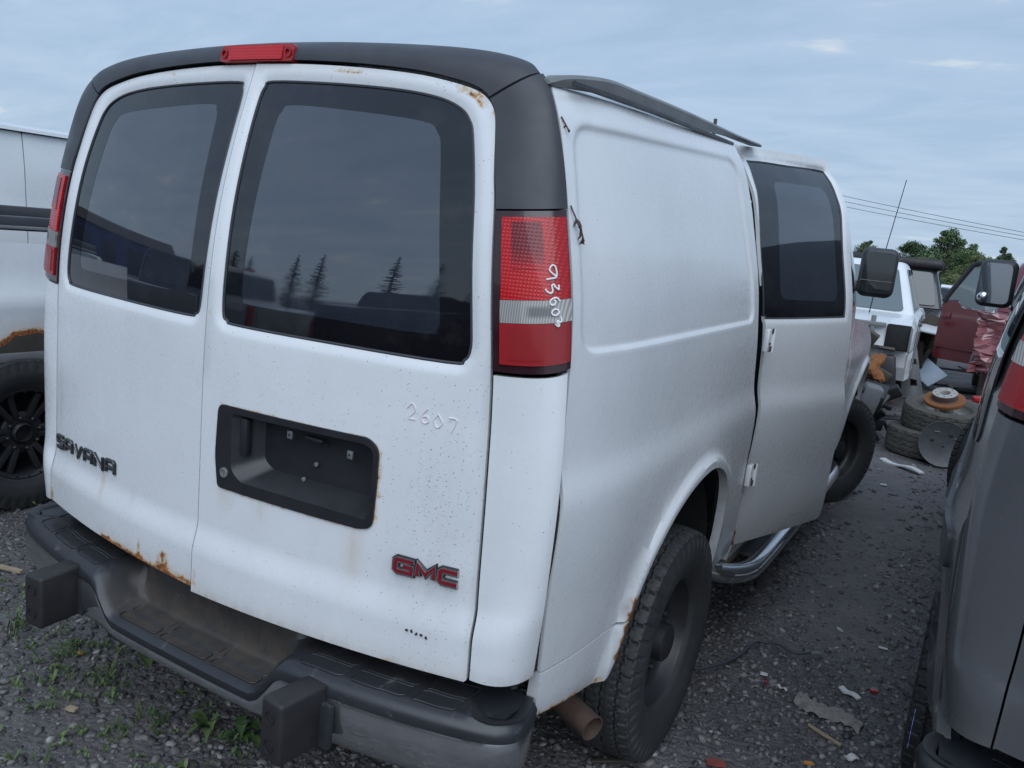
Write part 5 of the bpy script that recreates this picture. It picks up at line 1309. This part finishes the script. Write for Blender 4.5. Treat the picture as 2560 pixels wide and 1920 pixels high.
# ---- litter, each where it lies
def slab(name, px, py, size, rz, mat, label, cat, z=.012, bend=.0, tilt=0, seedv=0):
    x, y = gpt(px, py); rg2 = random.Random(seedv+int(px)); n = 9; V = []
    for top in (1, 0):
        for i in range(n+1):
            f_ = i/n-.5
            for s in (-1, 1):
                w = size[1]/2*(1-.35*abs(f_)+rg2.uniform(-.12, .12)); V.append((f_*size[0], s*w, (.5 if top else -.5)*size[2]+bend*math.sin(f_*7)+tilt*f_))
    m_ = 2*(n+1); F = []
    for i in range(n):
        a = 2*i; F += [(a, a+1, a+3, a+2), (m_+a+1, m_+a, m_+a+2, m_+a+3), (a, a+2, m_+a+2, m_+a), (a+1, m_+a+1, m_+a+3, a+3)]
    F += [(0, m_, m_+1, 1), (2*n, 2*n+1, m_+2*n+1, m_+2*n)]
    o = mesh(name, V, F, mat); o.location = (x, y, z+float(gz(np.array(x), np.array(y)))); o.rotation_euler = (0, 0, rz); return tag(o, label, cat)
MT['litw'] = simple('white_plastic', (.55, .55, .54), .5, var=.3); MT['litr'] = simple('red_plastic', (.33, .018, .020), .4, var=.3); MT['wood'] = simple('bleached_wood', (.32, .25, .17), .8, var=.35, vs_=60)
MT['rag'] = simple('muddy_cloth', (.19, .178, .168), .95, var=.35, vs_=40, bmp=.5, bs=120); MT['litg'] = simple('grey_plastic', (.13, .135, .145), .45, var=.25); MT['amber'] = simple('amber_plastic', (.5, .20, .02), .4)
MT['palebl'] = simple('pale_blue_panel', (.45, .55, .68), .35, var=.15)
slab('white_strip', 1947, 1008, (.40, .075, .012), R(-35), MT['litw'], 'long bent white plastic strip lying before the stacked tyres', 'plastic strip', .02, .012)
slab('plastic_flake', 1908, 1048, (.045, .028, .006), .4, MT['litw'], 'white plastic flake on the track below the long white strip', 'plastic flake')
slab('plastic_shard', 1835, 1498, (.085, .03, .006), R(-30), MT['litw'], 'pale torn plastic shard lying above the muddy rag', 'plastic shard', .014, .004)
slab('paper_scrap', 1908, 1398, (.035, .014, .004), .1, MT['litw'], 'white scrap on bare dirt left of the grey van', 'paper scrap')
slab('foil_scrap', 1838, 1640, (.045, .026, .006), .8, MT['litw'], 'crumpled silvery scrap near the bottom right in the gravel', 'foil scrap', .012, .004)
slab('plastic_crumb', 1650, 1458, (.028, .016, .006), .2, MT['litw'], 'small cream plastic crumb beside the black cable', 'plastic crumb')
slab('curled_shaving', 1690, 1487, (.04, .010, .004), -.5, MT['litw'], 'thin white curled shaving between the tyre and the rag', 'plastic shaving', .012, .005)
slab('red_lens_chip', 1888, 1490, (.028, .018, .008), .5, MT['litr'], 'bright red lens chip right of the muddy rag', 'lens chip')
slab('red_crumb', 1655, 1475, (.012, .010, .006), .9, MT['litr'], 'tiny red crumb next to the cream plastic crumb', 'lens chip')
slab('red_shard', 1545, 1652, (.06, .030, .008), .5, simple('faded_red_plastic', (.20, .045, .035), .7, var=.4, vs_=60), 'dull red plastic shard at the bottom edge by the rear tyre', 'plastic shard')
slab('wood_splinter', 22, 1232, (.12, .02, .012), R(15), MT['wood'], 'pale splintered stick at the left edge beneath the left guard', 'stick', .02)
slab('bark_chip', 155, 1700*0+1535, (.035, .022, .008), .3, MT['wood'], 'pale wood chip in the gravel below the weeds', 'wood chip')
slab('wood_stick', 1780, 1590, (.13, .009, .008), R(-25), MT['wood'], 'thin grey stick in the gravel below the rag', 'stick', .012)
slab('rusty_wire', 760, 1630, (.20, .006, .006), R(15), MT['rust'], 'thin orange rusty wire under the right end of the bumper', 'wire', .02)
slab('dry_leaf', 175, 1412, (.022, .018, .004), .3, MT['amber'], 'small yellow leaf in the weeds at the left', 'leaf')
slab('flat_bar', 1330, 1648, (.16, .012, .006), R(40), MT['frame'], 'muddy flat bar on the ground behind the exhaust tip', 'metal bar', .012)
slab('orange_chip', 1745, 1652, (.03, .012, .006), .5, MT['amber'], 'orange plastic chip at the bottom edge under the stick', 'plastic chip')
# muddy rag: crumpled sheet
x, y = gpt(1788, 1545); V = []; n_ = 26; m_ = 12; rgn = np.random.default_rng(8)
for i in range(n_):
    for j in range(m_):
        u_, v_ = i/(n_-1)-.5, j/(m_-1)-.5; w_ = 1-.5*abs(u_+.1)
        V.append((u_*.24, v_*.085*w_+.012*math.sin(u_*9), .012+.010*abs(math.sin(17*u_+8*v_+2*math.sin(9*v_)))+.007*math.sin(31*v_+13*u_)+rgn.normal(0, .0012)-.016*(2*abs(v_))**4))
o = mesh('rag', V, [(i*m_+j, i*m_+j+1, (i+1)*m_+j+1, (i+1)*m_+j) for i in range(n_-1) for j in range(m_-1)], MT['rag'], sharp=80); o.location = (x, y, .004); o.rotation_euler = (0, 0, R(-8)); tag(o, 'crumpled muddy grey rag lying on the gravel between the vans', 'rag')
# black cable
cp = [gpt(*p) for p in ((1500, 1452), (1545, 1448), (1590, 1425), (1625, 1400), (1645, 1393), (1680, 1402), (1715, 1416), (1755, 1420))]
cw = Geo().tube(spline([(a, b, .012+.010*(i % 2)) for i, (a, b) in enumerate(cp)], 5), .006, 7).build('cable', MT['trim']); tag(cw, 'black cable snaking over the dirt from behind the rear tyre', 'cable')
xe, ye = cp[-1]; Geo().box((xe+.008, ye+.006, .018), (.045, .02, .016), .004, Matrix.Rotation(R(35), 3, 'Z')).build('connector', MT['litg'], cw)

# ---- stack of tyres with a brake disc
def lying(name, x, y, z, data, label, tilt=0, rz=0, rim=True):
    o = empty(name, (x, y, z), rz, label, 'tyre'); q = bpy.data.objects.new('tread', data); COL.objects.link(q); q.parent = o; q.rotation_euler = (tilt, R(-90), 0)
    return o
sx_, sy_ = 1.375, 6.95
t1 = lying('worn_tyre', sx_-.02, sy_-.02, .125, TYRE_OLD, 'lower worn tyre of the stack beyond the front wheel')
t2 = lying('muddy_tyre', sx_+.07, sy_+.05, .362, TYRE_OLD, 'upper muddy tyre of the stack carrying the brake disc', 0, .4); t2.rotation_euler = (R(8), R(-3), .4)
q = bpy.data.objects.new('wheel_rim', RIM_STEEL); COL.objects.link(q); q.parent = t2; q.rotation_euler = (0, R(-90), 0); q.material_slots[0].link = 'OBJECT'; q.material_slots[0].material = simple('dirty_alloy', (.30, .28, .25), .6, metal=.5, var=.4)
g = Geo(); BD = empty('brake_disc', (sx_+.04, sy_-.06, .545), 0, 'rusty brake disc with a bare hub face resting on the tyre stack', 'brake disc'); BD.rotation_euler = (R(20), R(-5), 0)
Geo().add(*lathem([(.112, .0), (.168, .0), (.170, -.006), (.170, -.024), (.168, -.030), (.10, -.030)], 56, 'z')).build('friction_ring', MT['rust'], BD)
Geo().add(*lathem([(.112, -.002), (.103, .008), (.103, .055), (.100, .060)], 48, 'z')).build('hat_wall', MT['brown'], BD)
Geo().add(*lathem([(.103, .058), (.098, .062), (.046, .062), (.043, .058), (.043, .01)], 48, 'z')).build('hub_face', simple('bare_steel', (.36, .34, .31), .6, metal=.2, var=.45, vs_=50), BD)
for i in range(8):
    a = i*math.pi/4; V, F = lathem([(.0065, 0), (0, .0004)], 10, 'z'); mesh('stud_hole', [(v[0]+.075*math.cos(a), v[1]+.075*math.sin(a), v[2]+.0628) for v in V], F, MT['dark'], BD)
# round backing plate leaning on the stack
BP = empty('backing_plate', (1.485, 6.52, .20), 0, 'round dark grey backing plate leaning against the lower tyre', 'metal plate'); BP.rotation_euler = (R(78), 0, R(12))
Geo().add(*lathem([(0, .004), (.185, .004), (.196, .012), (.200, .008), (.196, 0), (.185, -.004), (0, -.004)], 48, 'z')).build('disc', simple('dull_plate', (.075, .078, .085), .4, metal=.3, var=.3), BP)
for x_, y_, s_ in ((-.09, .02, .018), (.0, -.02, .012), (.05, .08, .02)): Geo().box((x_, y_, .008), (s_*1.6, s_, .004), .001).build('slot', MT['dark'], BP)
for x_, y_ in ((-.06, .10), (.10, .06)): Geo().box((x_, y_, .009), (.05, .008, .004), .001).build('lug', MT['rail'], BP)
o = Geo().box((0, 0, .13), (.34, .42, .22), .05).box((.1, .1, .27), (.2, .1, .05), .02).build('red_crate', MT['litr']); V = o.data.vertices
for v in V: v.co.x *= 1-.9*max(0, v.co.z-.05); v.co.y *= 1-.6*max(0, v.co.z-.05)
o.location = (1.66, 7.55, .22); o.rotation_euler = (R(10), R(-4), R(20)); tag(o, 'faded red plastic tub behind the tyre stack', 'tub')
o = Geo().box((0, 0, .11), (.5, .5, .22), .05).build('plastic_tray', MT['steelb']); o.location = (1.62, 7.55, 0); tag(o, 'dark tray under the faded red tub', 'tray')

# ---- junk on the ground beyond
def junk(name, px, py, parts, label, cat, mat, rz=0, z=0):
    x, y = gpt(px, py); g = Geo()
    for c, s, b, r_ in parts: g.box(c, s, b, Matrix.Rotation(r_[0], 3, 'X') @ Matrix.Rotation(r_[1], 3, 'Y'))
    o = g.build(name, mat); o.location = (x, y, z); o.rotation_euler = (0, 0, rz); return tag(o, label, cat)
PN = empty('console_trim', (.93, 10.6, 0), R(10), 'tall grey plastic trim panel with cutouts leaning by the stripped pickup', 'trim panel'); PN.rotation_euler = (R(-16), R(-10), R(8))
pn_out = roundpoly([(-.14, 0), (.13, 0), (.05, .80), (-.12, .86)], .03, 3); holes = [roundpoly([(-.03, .16), (.06, .16), (.05, .24), (-.03, .26)], .01, 2), roundpoly([(-.05, .45), (.06, .45), (.05, .52), (-.05, .54)], .01, 2)]
panel('face', pn_out, lambda P: np.stack([P[:, 0], -.06*np.cos(P[:, 0]*9), P[:, 1]], 1), MT['litg'], PN, holes, sp=.05, depth=.05)
Geo().box((.0, .03, .30), (.20, .10, .05), .015).box((-.01, .03, .62), (.18, .10, .05), .015).build('rib', MT['steelb'], PN)
o = Geo().box((0, 0, 0), (.42, .34, .02), .006).build('blue_panel', MT['palebl']); o.location = (.98, 11.9, .24); o.rotation_euler = (R(38), R(28), R(-30)); tag(o, 'pale blue sheet panel propped on the ground behind the grey trim', 'panel')
for i, (px, py, ry, lb, rm) in enumerate(((2020, 722, 60, 'upright old tyre on the ground in front of the far row', False), (2055, 760, 20, 'tyre with a shiny wheel lying tilted by the maroon door', True))):
    x, y = gpt(px, py); o = empty('old_tyre', (x, y, .30), 0, lb, 'tyre'); o.rotation_euler = (R(10), R(-ry), R(70)); q = link('tread', TYRE_OLD, o)
    if rm: link('wheel_rim', RIM_ALLOY, o).location = (.02, 0, 0); o.children[-1].material_slots[0].link = 'OBJECT'; o.children[-1].material_slots[0].material = MT['greymetal']
def irregular(name, px, py, size, label, cat, mat, z=.1, seed=1, rot=(0, 0, 0), n=3):
    bm = bmesh.new(); bmesh.ops.create_icosphere(bm, subdivisions=3, radius=.5); rr = np.random.default_rng(seed); k = rr.normal(0, 1, (n, 3)); ph_ = rr.uniform(0, 6, n)
    for v in bm.verts:
        f_ = 1+sum(.16*math.sin(float(k[i] @ np.array(v.co))*6+ph_[i]) for i in range(n)); v.co = Vector((v.co.x*size[0]*f_, v.co.y*size[1]*f_, v.co.z*size[2]*f_))
    bm.verts.index_update(); V = [v.co[:] for v in bm.verts]; F = [[v.index for v in f.verts] for f in bm.faces]; bm.free()
    o = mesh(name, V, F, mat, smooth=False); x, y = gpt(px, py); o.location = (x, y, z); o.rotation_euler = rot; return tag(o, label, cat)
irregular('rusty_casting', 1870, 860, (.20, .20, .24), 'orange rusty casting on the engine parts before the stripped pickup', 'engine part', MT['rust'], .62, 4, n=7); bpy.data.objects['rusty_casting'].location = (.755, 7.15, .69)
EB = Geo(); rg = random.Random(77)
for i in range(34):
    EB.box((rg.uniform(.46, .92), rg.uniform(6.9, 7.6), rg.uniform(.05, .56)), (rg.uniform(.06, .26), rg.uniform(.06, .26), rg.uniform(.05, .2)), .015, Matrix.Rotation(rg.uniform(-.7, .7), 3, 'Y') @ Matrix.Rotation(rg.uniform(-.7, .7), 3, 'X'))
for i in range(8):
    a = Vector((rg.uniform(.45, .9), rg.uniform(6.8, 7.5), rg.uniform(.05, .5))); EB.tube(spline([a, a+Vector((.1, -.1, .1)), a+Vector((.25, -.05, -.12))], 4), .018, 6)
tag(EB.build('engine_heap', MT['steelb']), 'heap of greasy black engine parts just ahead of the front wheel', 'engine')
o = Geo().box((0, 0, 0), (.17, .17, .30), .03).build('oil_filter_housing', MT['litg']); o.location = (.80, 6.85, .42); o.rotation_euler = (R(8), R(12), .3); tag(o, 'grey plastic housing leaning in the engine heap by the front wheel', 'engine part')
items = [((1760*0+1905, 868), (.30, .06, .05), 'brown', 'rusty pipe elbow on the ground near the front wheel', 'pipe'), ((1935, 905), (.36, .16, .02), 'steelb', 'black torn mat flap beside the tyre stack', 'mat'), ((1960, 845), (.40, .03, .02), 'rail', 'thin bright metal rod in front of the grey trim panel', 'rod'),
         ((2010, 830), (.5, .06, .02), 'dark', 'black flexible strip on the ground left of the maroon door', 'strip'), ((2060, 800), (1.0, .08, .03), 'steelb', 'long black bar lying under the maroon door', 'bar'), ((2035, 850), (.22, .14, .07), 'litg', 'grey lump of broken trim behind the brake disc', 'trim piece'),
         ((1995, 818), (.10, .08, .03), 'litw', 'round white cap on the track by the grey trim panel', 'cap'), ((1925, 832), (.07, .06, .05), 'litw', 'small pale ball among the debris by the stripped pickup', 'ball'), ((1990, 740), (.26, .22, .03), 'litw', 'pale round dish on the ground behind the blue sheet', 'dish'),
         ((2120, 800), (.34, .4, .34), 'frame', 'muddy dark box standing under the maroon door', 'box'), ((2090, 850), (.35, .2, .05), 'dark', 'black crumpled plastic behind the red tub', 'plastic'), ((1990, 700), (.8, .2, .2), 'rail', 'dusty grey beam across the track before the far row', 'beam'), ((2000, 660), (.6, .3, .25), 'frame', 'brown heap of scrap at the foot of the far dark car', 'scrap'), ((2045, 700), (.30, .25, .3), 'litw', 'white broken casing beside the edge of the maroon door', 'casing'),
         ((1700, 1390*0+1190), (.05, .04, .02), 'litg', 'dark stone-like lump on the track beside the running board', 'lump')]
for i, ((px, py), s_, mt, lb, ct) in enumerate(items):
    rg2 = random.Random(100+i); x, y = gpt(px, py); g = Geo(); g.box((0, 0, s_[2]/2), s_, min(s_)*.25, Matrix.Rotation(rg2.uniform(-.12, .12), 3, 'X')); g.box((s_[0]*.25, s_[1]*.2, s_[2]*.6), (s_[0]*.4, s_[1]*.5, s_[2]*.8), min(s_)*.15, Matrix.Rotation(rg2.uniform(-.4, .4), 3, 'Y'))
    o = g.build(ct.replace(' ', '_').replace('-', '_')+'_debris' if ct in ('bar', 'cap', 'ball', 'box', 'lump', 'mat', 'plastic', 'strip') else ct.replace(' ', '_'), MT[mt]); o.location = (x, y, .004); o.rotation_euler = (0, 0, rg2.uniform(-.6, .6)); tag(o, lb, ct)

# ================================================================ trees
TRUNK = simple('bark', (.075, .058, .045), .9, var=.3, vs_=20, bmp=.4, bs=40)
TL = [leaf_mat('foliage_%s' % n, a, b) for n, a, b in (('mid', (.055, .100, .038), (.11, .165, .060)), ('dark', (.042, .076, .036), (.080, .125, .050)), ('yellow', (.085, .115, .042), (.15, .18, .065)))]
def quads(C_, s, g):
    n = len(C_); a = g.normal(0, 1, (n, 3)); a /= np.linalg.norm(a, axis=1)[:, None]; b = np.cross(a, g.normal(0, 1, (n, 3))); b /= np.linalg.norm(b, axis=1)[:, None]+1e-9
    s = s[:, None]; V = np.stack([C_-a*s-b*s*.5, C_+a*s*.1-b*s*.75, C_+a*s+b*s*.3, C_-a*s*.1+b*s*.7], 1).reshape(-1, 3)
    return V, (np.arange(n)[:, None]*4+np.arange(4)).tolist()
def tree(x, y, h, w, mat, label, seed, n=3600, conic=0.0):
    g = np.random.default_rng(seed); o = empty('leafy_tree', (x, y, 0), 0, label, 'tree', None)
    gt = Geo(); gt.tube([(0, 0, 0), (.03*h, 0, h*.35), (0, .02*h, h*.7), (0, 0, h*.92)], [.028*h, .022*h, .012*h, .004*h], 8)
    cl = []
    for i in range(48):
        f_ = g.uniform(.08, 1.0)**.9; rad = w*.5*((1-f_)**.7*1.15+.10 if conic else math.sin(math.pi*min(1, f_*.82+.15))**.7); a = g.uniform(0, 6.28); q = rad*math.sqrt(g.uniform(.1, 1))
        c = np.array((q*math.cos(a), q*math.sin(a), h*f_)); cl.append((c, w*g.uniform(.09, .17)*(1 if f_ < .85 else .6)))
        gt.tube([(0, 0, h*f_*.7), tuple(c*.6+np.array((0, 0, h*f_*.3))), tuple(c)], [.008*h, .005*h, .002*h], 5)
    gt.build('trunk', TRUNK, o)
    P = []; 
    for c, r_ in cl:
        k = max(30, int(n/48)); d = g.normal(0, 1, (k, 3)); d /= np.linalg.norm(d, axis=1)[:, None]; P.append(c+d*(r_*g.uniform(.35, 1.15, (k, 1)))*np.array((1.15, 1.15, .85)))
    P = np.vstack(P); P = P[P[:, 2] > .05*h]; V, F = quads(P, g.uniform(.008, .020, len(P))*(h+w)*.50, g)
    mesh('crown', V, F, mat, o, smooth=False); return o
kk = 2560/2212
def far(px, yy):
    d = _f+_r*(px*kk-1280)/2040-_u*(610*kk-960)/2040; t = (yy-CAMP[1])/d[1]; q = CAMP+t*d; return float(q[0])
for i, (px, yy, h, w, m_, lb, cn) in enumerate(((1862, 70, 3.9, 2.6, 1, 'small dark tree just above the stripped pickup roof', 0), (1962, 74, 4.1, 4.0, 1, 'dark bushy tree left of the tallest tree', 0), (2000, 66, 2.9, 3.4, 2, 'low yellowish bush at the foot of the tallest tree', 0), (2033, 72, 5.2, 4.4, 0, 'tallest green tree on the skyline behind the wrecks', 1),
        (2060, 78, 4.3, 3.8, 1, 'dark tree pressed against the right of the tallest tree', 0), (2085, 70, 4.2, 3.4, 0, 'mid green tree right of the tallest tree', 1), (2110, 68, 3.4, 3.6, 2, 'yellow green tree sloping down towards the maroon door', 0), (2140, 72, 2.7, 3.6, 0, 'low green tree behind the open maroon door', 0), (2158, 74, 4.6, 2.2, 1, 'thin tree peeping over the round-spot mirror', 1), (2200, 72, 3.2, 3.0, 1, 'dark tree at the right edge behind the mirror', 0), (2065, 60, 1.7, 4.0, 2, 'low hedge-like bush below the skyline trees', 0), (1985, 60, 1.9, 3.0, 0, 'low bush behind the black vehicle', 0))):
    tree(far(px, yy), yy, h, w, TL[m_], lb, 40+i, 12000, cn)
for i, x in enumerate((-62, -46, -31, 16, 30, 47)): tree(x, 95+6*(i % 3), 6+1.4*(i % 2), 8, TL[i % 3], ('broad tree far off on the left skyline', 'second broad tree from the left on the skyline', 'broad tree on the skyline hidden behind the van', 'broad tree on the skyline right of the wrecks', 'second broad tree on the skyline to the right', 'outermost broad tree on the right skyline')[i], 80+i, 2000)
def spruce(x, y, h, label, seed, lean=0):
    g = np.random.default_rng(seed); o = empty('spruce_tree', (x, y, 0), 0, label, 'tree', 'spruces behind the photographer')
    Geo().tube([(0, 0, 0), (lean*.3, 0, h*.5), (lean, 0, h)], [.03*h, .018*h, .002*h], 7).build('trunk', TRUNK, o)
    V = []; F = []; z = h*.12
    while z < h*.985:
        f_ = z/h; R_ = h*.23*(1-f_)**.8+.04; nb = int(6+8*(1-f_))
        for k in range(nb):
            a = g.uniform(0, 6.28); l = R_*g.uniform(.55, 1.15); dv = np.array((math.cos(a), math.sin(a), 0)); sv = np.array((-dv[1], dv[0], 0)); b = np.array((lean*f_, 0, z+g.uniform(-.08, .08)))
            for q in np.linspace(.1, 1, 6):
                c = b+dv*l*q+np.array((0, 0, -.22*l*q+.25*l*q*q*g.uniform(.5, 1)))
                for s in (-1, 1, 0):
                    e_ = sv*s*l*.28*(1.1-q*.6)+dv*l*.16; i0 = len(V); wv = np.array((0, 0, .03*h*.16)); V += [c-dv*.01-wv, c+dv*l*.05+wv, c+e_+np.array((0, 0, -.03*l))]; F.append((i0, i0+1, i0+2))
        z += h*.035*(1.25-f_*.6)
    mesh('crown', V, F, TL[1], o, smooth=False); return o
for i, (x, y, h, lb) in enumerate(((-17.6, -16.2, 4.1, 'spruce mirrored at the left edge of the right rear window'), (-17.0, -17.2, 3.9, 'slender spruce second from the left in the window reflection'), (-14.5, -18.9, 4.6, 'spruce mirrored above the silver pickup roof'), (-13.2, -19.8, 4.9, 'second spruce mirrored above the silver pickup cab'), (-9.2, -21.9, 5.4, 'big spruce mirrored in the middle of the right rear window'), (-6.6, -22.8, 5.0, 'spruce mirrored at the right side of the rear window'))): spruce(x, y, h, lb, 60+i)

# ---- poles and wires far behind
PO = empty('utility_pole', (-28.5, 90, 0), 0, 'far utility pole whose top shows over the van roof rail', 'utility pole')
Geo().tube([(0, 0, 0), (0, 0, 16.2)], [.30, .20], 10).build('pole', TRUNK, PO); Geo().box((0, 0, 15.2), (1.6, .14, .14), .02).box((0, 0, 14.3), (1.2, .14, .14), .02).build('crossarm', TRUNK, PO)
PO2 = empty('utility_pole', (42, 60, 0), 0, 'utility pole out on the right carrying the wires', 'utility pole'); Geo().tube([(0, 0, 0), (0, 0, 9)], [.22, .15], 10).build('pole', TRUNK, PO2); Geo().box((0, 0, 8.3), (.14, 1.6, .14), .02).build('crossarm', TRUNK, PO2)
for k, (z0_, z1_) in enumerate(((7.205, 5.482), (6.80, 5.22), (6.41, 4.954))):
    a = Vector((-10.17, 70, z0_)); b = Vector((2.41, 70, z1_)); d = b-a
    P = [a+d*t+Vector((0, 0, 1.6*((t-.5)**2-.25)*.12)) for t in np.linspace(-1.5, 1.9, 24)]
    tag(Geo().tube(P, .018, 5).build('power_line', MT['dark']), ('uppermost of the three wires crossing the sky at the right', 'middle of the three wires crossing the sky at the right', 'lowest of the three wires crossing the sky at the right')[k], 'wire', 'wires across the sky')
for o in bpy.data.objects:
    if o.parent is not None and 'label' in o and o.type == 'MESH' and False: del o['label']
